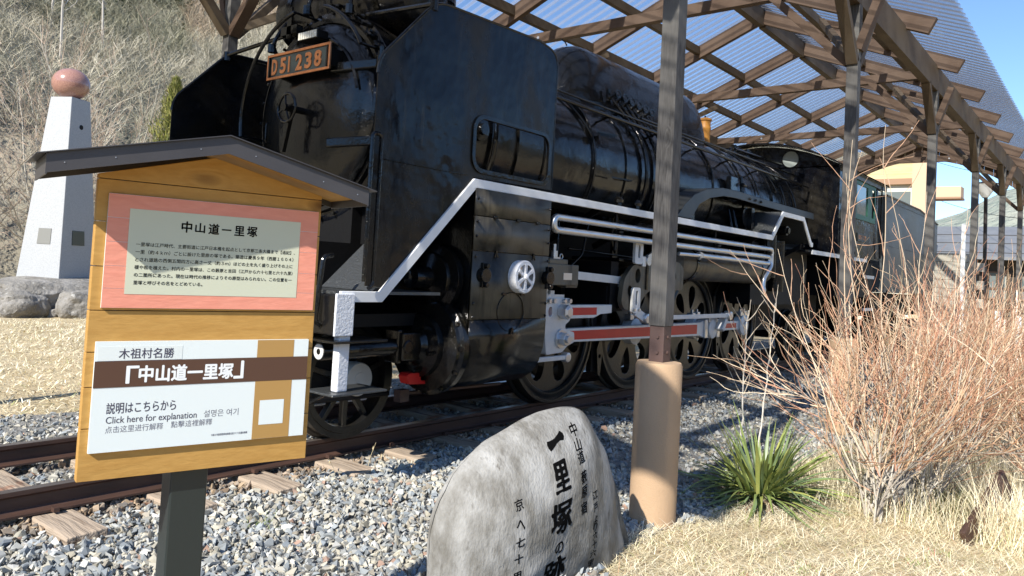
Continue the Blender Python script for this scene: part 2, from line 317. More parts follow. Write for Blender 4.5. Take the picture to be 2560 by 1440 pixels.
def scatter(name, pos, size, m, palette, weights, nvar=22, flat=(.45, .85), kind='stuff'):
    n = len(pos); vi = rng.integers(0, nvar, n); q = rng.normal(size=(n, 4)); q[:, 1:3] *= .45; q /= np.linalg.norm(q, axis=1)[:, None]; w, x, y, z = q[:, 3], q[:, 1], q[:, 2], q[:, 0]
    Rm = np.stack([1-2*(y*y+z*z), 2*(x*y-z*w), 2*(x*z+y*w), 2*(x*y+z*w), 1-2*(x*x+z*z), 2*(y*z-x*w), 2*(x*z-y*w), 2*(y*z+x*w), 1-2*(x*x+y*y)], -1).reshape(n, 3, 3)
    pal = np.array(palette); c = pal[rng.choice(len(pal), n, p=np.array(weights)/sum(weights))]*rng.uniform(.60, 1.02, (n, 1)); c = np.where((np.abs(np.abs(pos[:, 1])-.57) < rng.uniform(.06, .30, n))[:, None], c*np.array([.80, .64, .52]), c); Vs = []; Fs = []; Cs = []; o = 0
    for k in range(nvar):
        i = np.where(vi == k)[0]; bv, bf = hull(rng.uniform(*flat)); nv = len(bv); sc = size[i][:, None, None]*rng.uniform(.75, 1.45, (len(i), 1, 3)); V = np.einsum('nij,nkj->nki', Rm[i], bv*sc)+pos[i][:, None, :]
        Vs.append(V.reshape(-1, 3)); Fs.append((bf[None]+(np.arange(len(i))*nv)[:, None, None]).reshape(-1, 3)+o); o += len(i)*nv; Cs.append(np.repeat(c[i], nv, 0))
    return npmesh(name, np.concatenate(Vs), np.concatenate(Fs), m, col=np.concatenate(Cs), kind=kind)
def area(n, x0, x1, y0, y1): return rng.uniform(x0, x1, n), rng.uniform(y0, y1, n)
PX, PY_ = [], []
for n, a in ((35000, (-6.0, -1.0, -3.9, -.5)), (9500, (-5.6, .5, -.6, 2.5)), (9000, (-1.0, 4.5, -3.1, -.5)), (3200, (4.5, 12, -3.0, -.5)), (1500, (12, 20, -3, 0))):
    x, y = area(n, *a); k = gravmask(x, y); PX.append(x[k]); PY_.append(y[k])
PX = np.concatenate(PX); PY_ = np.concatenate(PY_)
inside = (np.abs(PY_) < .5); sz = .0130+.020*rng.random(len(PX))**1.9*(1+.5*(PX > 4.5))
on_sl = (np.abs(((PX+4.55+.305) % .61)-.305) < .115) & (np.abs(PY_) < 1.03) & (rng.random(len(PX)) < np.where(np.floor((PX+4.86)/.61)%3==1, .45, .84))
keep = ~on_sl
P = np.stack([PX, PY_, gz(PX, PY_)+sz*rng.uniform(.1, .8, len(PX))+.015*(np.abs(PY_) < 1.6)+.03*np.exp(-((PX+2.0)**2+(PY_+1.35)**2)/.25)], -1)[keep]
pal = [(.33,.355,.36), (.42,.43,.41), (.50,.465,.37), (.58,.55,.46), (.25,.28,.30), (.38,.34,.27), (.62,.61,.57), (.42,.28,.21)]
scatter('track_ballast', P, sz[keep], M['gravel'], pal, [22, 22, 18, 14, 13, 8, 8, 2])
# ---------------------------------------------------------------- track
track = thing('railway_track', 'rusty display track with timber sleepers under the locomotive', 'railway track', (-9, 0, -.2))
def railprof():
    h = [(-.0325, 0), (.0325, 0), (.0325, -.022), (.012, -.038), (.008, -.10), (.02, -.112), (.0625, -.120), (.0625, -.132), (-.0625, -.132), (-.0625, -.120), (-.02, -.112), (-.008, -.10), (-.012, -.038), (-.0325, -.022)]
    return h
for yc in (-.566-.0005, .566):
    c = yc+.0325*(1 if yc < 0 else -1); pr_ = railprof(); n = len(pr_); mb = MB(); V = [(x, c+a, b-.003) for x in (-9, 23) for a, b in pr_]
    mb.add(V, [(i, (i+1) % n, n+(i+1) % n, n+i) for i in range(n)]+[tuple(range(n)), tuple(range(2*n-1, n-1, -1))]); rl = mb.build('rail', M['rail'], track)
    B('rail_head', M['railtop'], rl, (-9, 23, c-.030, c+.030, -.0032, -.001))
src = None
for i in range(52):
    x = -9.43+.61*i; k = random.uniform(-.02, .02)
    if src is None or i % 4 == 0:
        mb = MB(); nx = 12; V = []; ys_ = [-1.03+2.06*j/nx for j in range(nx+1)]
        for y in ys_:
            for dx, dz in ((-.10, -.29), (-.10, -.142), (.10, -.142), (.10, -.29)): V.append((dx-9+random.uniform(-.006, .006), y+random.uniform(-.012, .012)*(abs(y) > 1), dz-.2+random.uniform(-.006, .004)))
        mb.add(V, [(4*j+a, 4*j+(a+1) % 4, 4*j+4+(a+1) % 4, 4*j+4+a) for j in range(nx) for a in range(4)]+[(0, 1, 2, 3), (4*nx+3, 4*nx+2, 4*nx+1, 4*nx)])
        o = src = mb.build('sleeper', M['sleeper'], track, bevel=.006)
    else:
        o = src.copy(); COL.objects.link(o); o.parent = track
    o.location = (x+9, 0, .2); o.rotation_euler.z = k
mb = MB()
for i in range(52):
    x = -9.43+.61*i
    for y in (-.62, -.455, .62, .455): mb.box(x-.015, x+.015, y-.02, y+.02, -.13, -.105)
mb.build('rail_spikes', M['rail'], track, kind='stuff')
# ---------------------------------------------------------------- grass blades
def blades(name, x, y, h, lay, w, pal, wts, m=None, kind='stuff', parent=None, z=None):
    n = len(x); z = gz(x, y)-.005 if z is None else z; a = rng.uniform(0, 2*PI, n); el = rng.uniform(*lay, n); L = rng.uniform(*h, n)
    d = np.stack([np.cos(a)*np.cos(el), np.sin(a)*np.cos(el), np.sin(el)], -1); sd_ = np.stack([-np.sin(a), np.cos(a), np.zeros(n)], -1)*(rng.uniform(*w, n)[:, None])
    p0 = np.stack([x, y, z+rng.uniform(0, .02, n)], -1); droop = np.array([0, 0, -1.])[None]*(L*rng.uniform(.05, .35, n)*np.sin(el))[:, None]; cur = sd_/np.linalg.norm(sd_, axis=1)[:, None]*(L*rng.uniform(-.35, .35, n))[:, None]
    p1 = p0+d*(L*.5)[:, None]+cur*.35; p2 = p0+d*L[:, None]+droop+cur
    p2[:, 2] = np.maximum(p2[:, 2], z+.002); V = np.stack([p0-sd_, p0+sd_, p1-sd_*.8, p1+sd_*.8, p2-sd_*.15, p2+sd_*.15], 1)
    o = (np.arange(n)*6)[:, None, None]; Fq = (np.array([[0, 1, 3, 2], [2, 3, 5, 4]])[None]+o).reshape(-1, 4)
    pl = np.array(pal); c = pl[rng.choice(len(pl), n, p=np.array(wts)/sum(wts))]*rng.uniform(.75, 1.2, (n, 1)); c = np.repeat(c, 6, 0)
    pt = np.sin(x*2.1+np.sin(y*3.3)*1.4)*np.cos(y*1.7+np.sin(x*4.1))+.6*np.sin(x*9+y*5)*np.sin(y*11-x*3); pt = np.repeat(pt, 6)
    c = c*(1+.13*pt)[:, None]*np.where(pt > .55, 1, 1)[:, None]; c[:, 2] *= 1-.10*np.clip(-pt, 0, 1); c[:, 0] *= 1+.04*np.clip(-pt, 0, 1)
    return npmesh(name, V.reshape(-1, 3), Fq, m or M['blades'], col=c, kind=kind, parent=parent)
straw = [(.84,.76,.52), (.74,.65,.43), (.92,.86,.66), (.50,.40,.25), (.42,.44,.17), (.50,.32,.20)]; sw = [30, 22, 22, 12, 6, 5]
x, y = area(90000, -2.9, 2.6, -5.6, -2.75); k = ~gravmask(x, y) & (rng.random(90000) < .45+.55*(np.sin(x*6+np.sin(y*7)*2)*np.sin(y*8+x*2) > -.35)); blades('dry_lawn_grass', x[k], y[k], (.03, .15), (.02, .6), (.0006, .0018), straw, sw)
x, y = area(30000, 2.6, 16, -7.5, -2.9); blades('dry_lawn_grass', x, y, (.06, .22), (.2, 1.3), (.002, .005), straw, sw)
x, y = area(56000, -8, 6, 2.35, 11.5); blades('dry_lawn_grass', x, y, (.03, .12), (.02, .7), (.0025, .006), straw, [34, 22, 25, 10, 2, 3])
x, y = area(500, -5.5, -1.2, -2.7, -.7); k = rng.random(500) < .35; cx = np.array([-3.1, -3.75, -2.6, -4.0, -3.3]); cy_ = np.array([-2.25, -1.35, -1.9, -2.4, -2.9])
ii = rng.integers(0, 5, 420); blades('gravel_weeds', cx[ii]+rng.normal(0, .05, 420), cy_[ii]+rng.normal(0, .05, 420), (.03, .09), (.2, 1.2), (.0008, .0018), [(.25,.33,.10), (.5,.45,.25)], [3, 1], z=gz(cx[ii], cy_[ii])+.01)
for (wx, wy, hh, lean, lab_) in ((-2.62, -.93, .22, .06, 'tallest dry grass stalk with seed head in the ballast below the leading wheel'), (-2.50, -.90, .12, .05, 'short dry stub right of the tallest stalk by the rail'), (-2.85, -.87, .15, -.08, 'dry stalk leaning left over the sleeper end below the leading wheel')):
    mb = MB().tube([(wx, wy, -.2), (wx+lean*.3, wy, -.2+hh*.5), (wx+lean, wy-.01, -.2+hh)], [.0022, .0018, .001], 5).lathe([(0, -.02), (.006, 0), (0, .02)], (wx+lean*.75, wy, -.2+hh*.8), (0, 0, 1), 5)
    o = mb.build('dry_stalk', mat('straw', (.6, .5, .3), .8) if 'straw' not in bpy.data.materials else bpy.data.materials['straw'], None, org=(wx, wy, -.2)); tag(o, lab_, 'grass stalk', 'dry stalks in the ballast')
# ---------------------------------------------------------------- hills
def azel(X, Y): return np.degrees(np.arctan2(Y-CAM.y, X-CAM.x))
def hillz(X, Y):
    d = np.hypot(X-CAM.x, Y-CAM.y); az = azel(X, Y)
    up = np.clip((Y-21)*.62, 0, 88)*sstep(30, 56, az); n = fbm(X, Y, .02, 4, 3)
    return -.6+up*(1+.12*n)+n*1.5*sstep(20, 40, Y)
M['hill'] = mat('bare_hillside', (.26,.215,.15), .95, c2=(.32,.28,.20), sc=.10, det=10, bump=1, bsc=1.5, bdist=.8, c3=(.15,.15,.11), sc3=.035, lo3=.48, hi3=.62)
M['mount'] = mat('far_mountain_painted_haze', (.25,.28,.23), .95, c2=(.36,.36,.29), sc=.03, det=12, bump=1, bsc=.15, bdist=6, c3=(.19,.24,.19), sc3=.012, lo3=.5, hi3=.62)  # haze of distance is painted into these paler colours
M['hillfar'] = mat('distant_wooded_hill', (.13,.115,.08), .95, c2=(.19,.16,.115), sc=.03, det=12, bump=1, bsc=.15, bdist=6, c3=(.10,.135,.09), sc3=.012, lo3=.5, hi3=.62)
grid('hillside', np.arange(-110, 175, 4.), np.concatenate([np.arange(20, 60, 2.5), np.arange(60, 190, 6)]), hillz, M['hill'])
# ring of valley sides behind the viewer and beyond the station
def ring(name, r0, r1, a0, a1, hf, seed):
    A = np.radians(np.arange(a0, a1+.1, 1.2)); T = np.linspace(0, 1, 14); AA, TT = np.meshgrid(A, T, indexing='ij'); r = r0+(r1-r0)*TT; X = CAM.x+r*np.cos(AA); Y = CAM.y+r*np.sin(AA)
    n = fbm(X, Y, .006, 4, seed); Z = -1+hf(np.degrees(AA))*np.sin(TT*PI/2)*(1+(.22 if seed != 9 else .06)*n)
    V = np.stack([X, Y, Z], -1).reshape(-1, 3); a, b = len(A), len(T); i, j = np.meshgrid(np.arange(a-1), np.arange(b-1), indexing='ij'); i = i.ravel(); j = j.ravel()
    return npmesh(name, V, np.stack([i*b+j, (i+1)*b+j, (i+1)*b+j+1, i*b+j+1], -1), M['mount' if seed == 9 else 'hillfar'], kind='structure', smooth=True)
ring('valley_hills', 330, 520, -150, 10, lambda a: 62+14*np.sin(a*.11)+8*np.sin(a*.31)-46*sstep(-12, 12, a)*1.0, 5)
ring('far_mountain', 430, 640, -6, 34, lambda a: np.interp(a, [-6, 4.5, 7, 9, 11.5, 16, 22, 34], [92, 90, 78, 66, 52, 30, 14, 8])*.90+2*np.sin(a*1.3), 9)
ring('valley_hills', 300, 420, 120, 212, lambda a: 60+10*np.sin(a*.2), 6)
# wooded slope: thousands of small bare crowns, grown as thin twigs
def crown(nbr, w, up):
    """small leafless crown of thin quads, unit height"""
    Q = []
    for k in range(nbr):
        a = rng.uniform(0, 2*PI); t0 = rng.uniform(.05, .45); p = np.array([0, 0, t0]); sp = rng.uniform(.08, .42); q = np.array([math.cos(a)*sp, math.sin(a)*sp, t0+rng.uniform(.2, .5)*up]); m = (p+q)/2+rng.normal(0, .06, 3)
        s_ = np.array([-math.sin(a+1), math.cos(a+1), .3])*w; Q.append([p-s_, p+s_, m+s_*.7, m-s_*.7]); Q.append([m-s_*.7, m+s_*.7, q+s_*.3, q-s_*.3])
        for _ in range(5):
            u = p+(q-p)*rng.uniform(.35, 1); v = u+np.array([rng.normal(0, .09), rng.normal(0, .09), rng.uniform(-.02, .15)]); Q.append([u-s_*.45, u+s_*.45, v+s_*.2, v-s_*.2])
    return np.array(Q)
def forest(name, pos, size, palette, wts, nbr=16, w=.008, up=1, kind='stuff', nvar=8):
    var = [crown(nbr, w, up) for _ in range(nvar)]; n = len(pos); base = np.stack(var)[rng.integers(0, nvar, n)]; a = rng.uniform(0, 2*PI, n); c, s = np.cos(a), np.sin(a)
    V = base.reshape(n, -1, 3); X = V[..., 0]*c[:, None]-V[..., 1]*s[:, None]; Y = V[..., 0]*s[:, None]+V[..., 1]*c[:, None]; V = np.stack([X, Y, V[..., 2]], -1)*size[:, None, None]+pos[:, None, :]
    m = V.shape[1]; Fq = np.arange(n*m).reshape(-1, 4); pl = np.array(palette); cc = pl[rng.choice(len(pl), n, p=np.array(wts)/sum(wts))]*rng.uniform(.75, 1.25, (n, 1)); cc = np.repeat(cc, m, 0)
    return npmesh(name, V.reshape(-1, 3), Fq, M['twig'], col=cc, kind=kind)
n = 34000; X = rng.uniform(-30, 85, n); Y = 30+rng.random(n)**1.1*104; az = azel(X, Y); k = (az > 41) & (az < 77); X = X[k]; Y = Y[k]; hz = hillz(X, Y)
zone = fbm(X, Y, .035, 3, 21); greenish = (fbm(X, Y, .03, 2, 11) > .10)
az = azel(X, Y); dark = ((az > 63) & (Y > 45) & (Y < 88)) | (zone < -.28)
for kz, pl_ in (((zone > .12) & ~dark, [(.46,.44,.36), (.54,.52,.44), (.38,.37,.29), (.60,.58,.50)]), ((zone <= .12) & ~dark, [(.47,.38,.28), (.53,.45,.34), (.40,.32,.24), (.50,.39,.32)]), (dark, [(.26,.27,.20), (.33,.33,.25), (.20,.20,.14), (.42,.41,.34)])):
    forest('bare_woodland', np.stack([X, Y, hz-.3], -1)[kz], rng.uniform(1.1, 2.7, kz.sum())*(1+np.clip(Y[kz]-24, 0, 60)*.009), np.array(pl_)*np.array([.84, .80, .72]), [3, 3, 3, 1], nbr=7, w=.0068, nvar=10)
k = (greenish & (rng.random(len(X)) < .035)) | (dark & (rng.random(len(X)) < .03)); n = k.sum()
# evergreen patches among the bare trees
def needles(name, pos, size, pal, kind='stuff', nq=170, m=None):
    n = len(pos); t = rng.random((n, nq))**.8; a = rng.uniform(0, 2*PI, (n, nq)); r = (1-t)*.32*rng.uniform(.4, 1.05, (n, nq)); c = np.stack([r*np.cos(a), r*np.sin(a), t*.95+.08], -1)
    d = np.stack([np.cos(a), np.sin(a), rng.uniform(-.4, .6, (n, nq))], -1)*.055; s_ = np.stack([-np.sin(a), np.cos(a), 0*a], -1)*.016
    V = np.stack([c-s_, c+s_, c+d+s_*.3, c+d-s_*.3], 2)*size[:, None, None, None]+pos[:, None, None, :]
    pl = np.array(pal); cc = pl[rng.integers(0, len(pl), n*nq)]*rng.uniform(.7, 1.3, (n*nq, 1)); cc = np.repeat(cc, 4, 0)
    return npmesh(name, V.reshape(-1, 3), np.arange(n*nq*4).reshape(-1, 4), m or M['twig'], col=cc, kind=kind)
needles('evergreen_patches', np.stack([X, Y, hz-.4], -1)[k], rng.uniform(2.0, 4.5, n), [(.06,.09,.045), (.09,.12,.06), (.12,.14,.07)])
# pale trunks standing out on the slope
for i in range(14):
    x = rng.uniform(4, 14)+i*.0; y = rng.uniform(38, 62); z0 = float(hillz(np.array([x]), np.array([y]))[0]); h = rng.uniform(5, 8)
    mb = MB().tube([(x, y, z0-.3), (x+rng.normal(0, .15), y, z0+h*.5), (x+rng.normal(0, .3), y, z0+h)], [.09, .06, .02], 5)
    for q in range(9):
        zz = z0+h*rng.uniform(.4, .95); a = rng.uniform(0, 2*PI); mb.tube([(x, y, zz), (x+math.cos(a)*.5, y+math.sin(a)*.5, zz+.5), (x+math.cos(a)*.7, y+math.sin(a)*.7, zz+1.1)], [.03, .02, .008], 4)
    o = mb.build('slope_tree', mat('pale_bark', (.44,.41,.36), .8) if 'pale_bark' not in bpy.data.materials else bpy.data.materials['pale_bark'], None, org=(x, y, z0)); tag(o, 'slender pale-barked leafless tree on the wooded hillside', 'tree', 'pale trunks on the hillside')
# ================================================================ SHELTER
sh = thing('train_shelter', 'long brown timber shelter with clear corrugated roof standing over the locomotive', 'shelter', (-7, 0, -.2))
SL = .41; zb = lambda y: 5.95-SL*abs(y)
POSTX = [-6.13, -1.78, 2.43, 6.85, 11.2, 15.5, 19.5]; PYS = 2.76
RX = [-7.02, -6.13, -3.95, -1.82, .26, 2.43, 4.60, 6.77, 8.94, 11.11, 13.28, 15.45, 17.62, 19.6, 20.5]
BM = M['beam']; BX = M['beamx']
first = None
for x in POSTX:
    for s in (-1, 1):
        y = s*PYS
        p = B('post', M['post'], sh, (x-.06, x+.06, y-.06, y+.06, 1.0, 4.42), bevel=.004)
        B('steel_foot', M['footst'], p, (x-.052, x+.052, y-.052, y+.052, .70, 1.0), bevel=.004)
        mb = MB()
        for z in (.83, .93): mb.tube([(x-.052, y-.01, z), (x-.062, y-.01, z)], .011, 6)
        for z in (.83, .93): mb.tube([(x, y+s*.052, z), (x, y+s*.062, z)], .011, 6)
        mb.build('bolts', M['footst'], p)
        MB().lathe([(.15, -.40), (.152, .74), (.142, .765), (.0, .77)], (x, y, 0), (0, 0, 1), 48).build('concrete_pier', M['concrete'], sh, smooth=True)
        for d in (-1, 1): MB().bar((x+d*.05, y, 3.78), (x+d*.62, y, 4.44), .09, .12, up=(0, 1, 0)).build('brace', BX, sh, bevel=.003)
        MB().bar((x, y-s*.05, 3.78), (x, y-s*.95, 4.70), .09, .12, up=(1, 0, 0)).build('brace', BM, sh, bevel=.003)
        MB().bar((x, y+s*.05, 3.92), (x, y+s*.24, 4.46), .085, .13, up=(1, 0, 0)).build('brace', BM, sh, bevel=.003)
for s in (-1, 1):
    xs_ = [-7.02]+POSTX[1:-1:1]+[20.5]
    for a, b in zip(xs_[:-1], xs_[1:]): B('eave_beam', BX, sh, (a+.002, b-.002, s*PYS-.06, s*PYS+.06, 4.42, 4.80), bevel=.004)
    for x in RX:
        # rafter: parallelogram profile with a square-cut tail
        mb = MB().sheet([(0.03, zb(0.03)-.03), (3.08, zb(3.08)-.03), (3.18, zb(3.18)+.205), (.03, zb(.03)+.215)], [], lambda a, b, t, x=x, s=s: (x-.045+t, s*a, b), .09)
        mb.build('rafter', BM, sh, bevel=.003)
    for yy in (1.18, 2.12):
        for a, b in zip(RX[:-1], RX[1:]): B('purlin', BX, sh, (a+.047, b-.047, s*yy-.045, s*yy+.045, zb(yy)+.05, zb(yy)+.19))
for a, b in zip(RX[:-1], RX[1:]): B('ridge_board', BX, sh, (a+.047, b-.047, -.06, .06, 5.86, 6.17))
for x in POSTX:
    for a, b in ((-2.70, -.9), (-.9, .9), (.9, 2.70)):
        if x in (-6.13, 19.5): continue
        B('tie_beam', BM, sh, (x-.055, x+.055, a, b, 4.645, 4.785), bevel=.003)
    if x not in (-6.13, 19.5):
        MB().cyl((x-.06, -1.6, 4.71), (x-.068, -1.6, 4.71), .022, 10).cyl((x-.06, 1.6, 4.71), (x-.068, 1.6, 4.71), .022, 10).build('bolts', M['silver'], sh)
# raking wind braces from post to mid tie
for x0, x1 in ((-1.78, .2), (2.43, 4.5), (6.85, 8.9), (11.2, 13.2), (15.5, 17.5)):
    for s in (-1, 1):
        MB().bar((x1, s*1.75, 4.72+.30), (x0+.05+2.1-2.1+.05, s*2.70, 3.88), .07, .08, up=(0, 0, 1)).build('wind_brace', BX, sh)
        MB().bar((x1, s*1.75, 5.0), (x1-.1, s*2.70, 4.66), .07, .08).build('wind_brace', BM, sh)
# arched gable boards, each end
for x in (-7.09, 20.57):
    yy = np.linspace(-3.92, 3.92, 33)  # outer boards added beyond the roof edge to cast shade on the pier
    for a, b in zip(yy[:-1], yy[1:]):
        ar = lambda y: max(5.48-.152*y*y, 4.05)
        MB().add([(x+dx, y, z) for dx in (0, .022) for y, z in ((a+.003, ar(a)), (b-.003, ar(b)), (b-.003, zb(b)+.21), (a+.003, zb(a)+.21))], [(3, 2, 1, 0), (4, 5, 6, 7), (0, 1, 5, 4), (1, 2, 6, 5), (2, 3, 7, 6), (3, 0, 4, 7)]).build('gable_plank', BM, sh)
# corrugated clear sheet
m = bpy.data.materials.new('clear_corrugated_sheet'); m.use_nodes = True; N = m.node_tree.nodes; L = m.node_tree.links; N.remove(N['Principled BSDF'])
tr = N.new('ShaderNodeBsdfTransparent'); gl = N.new('ShaderNodeBsdfGlossy'); gl.inputs['Roughness'].default_value = .12; gl.inputs['Color'].default_value = (.75, .78, .85, 1)
df = N.new('ShaderNodeBsdfTranslucent'); df.inputs['Color'].default_value = (.75, .76, .8, 1)
lw = N.new('ShaderNodeLayerWeight'); lw.inputs['Blend'].default_value = .5
cr = N.new('ShaderNodeMapRange'); cr.inputs[1].default_value = .50; cr.inputs[2].default_value = .90; cr.inputs[3].default_value = .0; cr.inputs[4].default_value = 1; L.new(lw.outputs['Facing'], cr.inputs[0])
tcol = N.new('ShaderNodeMix'); tcol.data_type = 'RGBA'; L.new(cr.outputs[0], tcol.inputs[0]); tcol.inputs[6].default_value = (.90, .90, .90, 1); tcol.inputs[7].default_value = (.10, .095, .095, 1); L.new(tcol.outputs[2], tr.inputs[0])
m1 = N.new('ShaderNodeMixShader'); m1.inputs[0].default_value = .2; L.new(tr.outputs[0], m1.inputs[1]); L.new(df.outputs[0], m1.inputs[2])
ma = N.new('ShaderNodeMath'); ma.operation = 'MULTIPLY'; ma.inputs[1].default_value = .30; L.new(cr.outputs[0], ma.inputs[0])
m2 = N.new('ShaderNodeMixShader'); L.new(ma.outputs[0], m2.inputs[0]); L.new(m1.outputs[0], m2.inputs[1]); L.new(gl.outputs[0], m2.inputs[2]); L.new(m2.outputs[0], N['Material Output'].inputs[0])
PITCH = .20
def corr(x0, x1, s):
    prof = []; k = int(round((x1-x0)/PITCH)); pt = (x1-x0)/k
    for i in range(k):
        for fx, fz in ((0, 0), (.36, 0), (.46, .072), (.82, .072), (.92, 0)): prof.append((x0+(i+fx)*pt, fz))
    prof.append((x1, 0)); Y0 = .0; Y1 = 3.52; ysn = [.02, .9, 1.8, 2.7, Y1]; V = []
    for yv in ysn:
        for px, pz in prof: V.append((px, s*yv, zb(yv)+.222+pz))
    n = len(prof); Fq = [(j*n+i, j*n+i+1, (j+1)*n+i+1, (j+1)*n+i) for j in range(len(ysn)-1) for i in range(n-1)]
    return MB().add(V, Fq)
XE = [-7.3, -5.04, -2.88, -.75, 1.35, 3.5, 5.7, 7.85, 10.0, 12.2, 14.4, 16.5, 18.6, 20.8]
for s in (-1, 1):
    for a, b in zip(XE[:-1], XE[1:]): corr(a, b, s).build('roof_sheet', m, sh, smooth=False)
B('ridge_cap', M['roofm'], sh, (-7.3, 20.8, -.10, .10, 6.20, 6.215))
# ---------------------------------------------------------------- lettering
def textmesh(s, bold=0, res=4):
    c = bpy.data.curves.new('lettering', 'FONT'); c.body = s; c.offset = bold; c.resolution_u = res
    o = bpy.data.objects.new('lettering', c); me = bpy.data.meshes.new_from_object(o)
    n = len(me.vertices); co = np.empty(n*3); me.vertices.foreach_get('co', co); co = co.reshape(n, 3)[:, :2]
    fs = [tuple(p.vertices) for p in me.polygons]
    bpy.data.objects.remove(o); bpy.data.curves.remove(c); bpy.data.meshes.remove(me)
    return co, fs
def lettering(items, m, parent, name='lettering', label=None, depth=0):
    """items: (string, origin, U, W, N, u0, u1, z0, z1 or None, weight); heavier strokes are laid as shifted copies, each a hair prouder"""
    mb = MB(); items2 = []
    for s, O, U, W, N, u0, u1, z0, z1, bold in items:
        if depth > .002 or bold <= 0: items2.append((s, O, U, W, N, u0, u1, z0, z1, bold)); continue
        g = bold*(z1-z0 if z1 is not None else (u1-u0)/max(len(s), 1)); ks = 9 if bold > .012 else 4
        for k in range(ks):
            a = 2*PI*k/(ks-1) if k else 0; r = g if k else 0; du, dz = r*math.cos(a), r*math.sin(a)
            O2 = Vector(O)+Vector(N)*(.00005*k); items2.append((s, tuple(O2), U, W, N, u0+du, u1+du, z0+dz, None if z1 is None else z1+dz, 0))
    for s, O, U, W, N, u0, u1, z0, z1, bold in items2:
        co, fs = textmesh(s, bold); lo = co.min(0); hi = co.max(0); k = (u1-u0)/(hi[0]-lo[0]); kz = k if z1 is None else (z1-z0)/(hi[1]-lo[1])
        O = Vector(O); U = Vector(U); W = Vector(W); N = Vector(N)
        mb.add([O+U*(u0+(a-lo[0])*k)+W*(z0+(b-lo[1])*kz)+N*depth for a, b in co], fs)
        if depth > .002:                                   # raised letters get sides
            n = len(mb.v); base = mb.v[n-len(co):]; edges = {}
            for f in fs:
                for i in range(len(f)): e = (f[i], f[(i+1) % len(f)]); edges[e] = 1
            be = [e for e in edges if (e[1], e[0]) not in edges]
            mb.add([Vector(v)-N*depth for v in base], []); m0 = n-len(co); m1 = n
            mb.f += [(m0+a, m0+b, m1+b, m1+a) for a, b in be]
    o = mb.build(name, m, parent)
    if label: o['label'] = label
    return o

# ================================================================ LOCOMOTIVE
loco = thing('steam_locomotive', 'big black steam locomotive with copper number plate and white-edged running board under the shelter', 'steam locomotive', (0, 0, 0))
BZ = 2.48                                                    # boiler centre height
K = M['black']; KM = M['blackm']; KC = M['blackc']; KD = M['blackd']
XA = (1, 0, 0); YA = (0, 1, 0)
# smokebox + boiler
mb = MB(); mb.lathe([(.0, -1.0), (.855, -1.0), (.865, -2.50), (.83, -2.52), (.0, -2.52)], (0, 0, BZ), XA, 64); smoke = mb.build('smokebox', KM, loco, smooth=True)
mb = MB(); mb.lathe([(.0, -1.02), (.83, -1.02), (.83, 1.6), (.85, 3.2), (.87, 7.0), (0, 7.0)], (0, 0, BZ), XA, 64); boiler = mb.build('boiler', K, loco, smooth=True)
for x, r in ((-1.0, .875), (-.55, .842), (.28, .842), (.95, .842), (3.18, .862), (4.2, .868), (5.3, .878)):
    MB().lathe([(r-.02, x-.022), (r+.004, x-.018), (r+.004, x+.018), (r-.02, x+.022)], (0, 0, BZ), XA, 56).build('boiler_band', K, boiler, smooth=True)
# smokebox door
mb = MB(); mb.lathe([(.0001, -2.705), (.2, -2.70), (.45, -2.672), (.62, -2.635), (.70, -2.605), (.735, -2.575), (.745, -2.545), (.745, -2.522)], (0, 0, BZ), XA, 72); door = mb.build('smokebox_door', K, loco, smooth=True)
MB().lathe([(.75, -2.522), (.755, -2.552), (.79, -2.556), (.80, -2.522)], (0, 0, BZ), XA, 72).build('door_ring', K, door, smooth=True)
mb = MB()
for i in range(30):
    a = 2*PI*i/30+.1; mb.cyl((-2.522, .835*math.sin(a), BZ+.835*math.cos(a)), (-2.546, .835*math.sin(a), BZ+.835*math.cos(a)), .013, 6)
mb.build('rim_bolts', K, door, kind='stuff')
for z in (BZ+.315, BZ-.27):
    MB().bar((-2.70, -.33, z), (-2.585, -.74, z+.012), .035, .075, up=(0, 0, 1)).build('hinge_strap', K, door, bevel=.012, smooth=True)
    MB().cyl((-2.60, -.80, z-.09), (-2.60, -.80, z+.12), .034, 14).cyl((-2.60, -.80, z-.02), (-2.60, -.80, z+.05), .043, 14).build('hinge', K, door, smooth=True)
mb = MB(); cx, cz = -2.85, BZ+.005
mb.tube([(cx, .112*math.sin(2*PI*i/32), cz+.112*math.cos(2*PI*i/32)) for i in range(32)], .011, 8, closed=True)
for i in range(4):
    a = .3+PI/2*i; mb.tube([(cx-.01, .02*math.sin(a), cz+.02*math.cos(a)), (cx, .11*math.sin(a), cz+.11*math.cos(a))], .009, 6)
mb.cyl((cx-.03, 0, cz), (-2.69, 0, cz), .028, 14); mb.build('hand_wheel', K, door, smooth=True)
MB().bar((-2.80, 0, cz-.02), (-2.80, .09, BZ-.33), .018, .035, up=(1, 0, 0), w2=.03).build('door_handle', K, door, bevel=.004)
for (y, z, dz) in ((.50, BZ-.05, .16), (.60, BZ-.30, .05)):
    mb = MB(); mb.tube(fillet([(-2.62, y, z), (-2.70, y, z), (-2.70, y, z-dz), (-2.62, y, z-dz)], .02, closed=False), .007, 6); mb.build('grab_handle', K, door, smooth=True)
def arcrail(a0, a1, r, x, n=14): return [(x, r*math.sin(a0+(a1-a0)*i/n), BZ+r*math.cos(a0+(a1-a0)*i/n)) for i in range(n+1)]
for a0, a1, r in ((.17, 1.75, .83), (-.30, -1.02, .84)):
    P = arcrail(a0, a1, r, -2.74); mb = MB().tube(P, .016, 8)
    for p in (P[0], P[len(P)//2], P[-1]): mb.cyl(p, (-2.52, p[1], p[2]), .011, 8)
    mb.build('curved_handrail', K, loco, smooth=True)
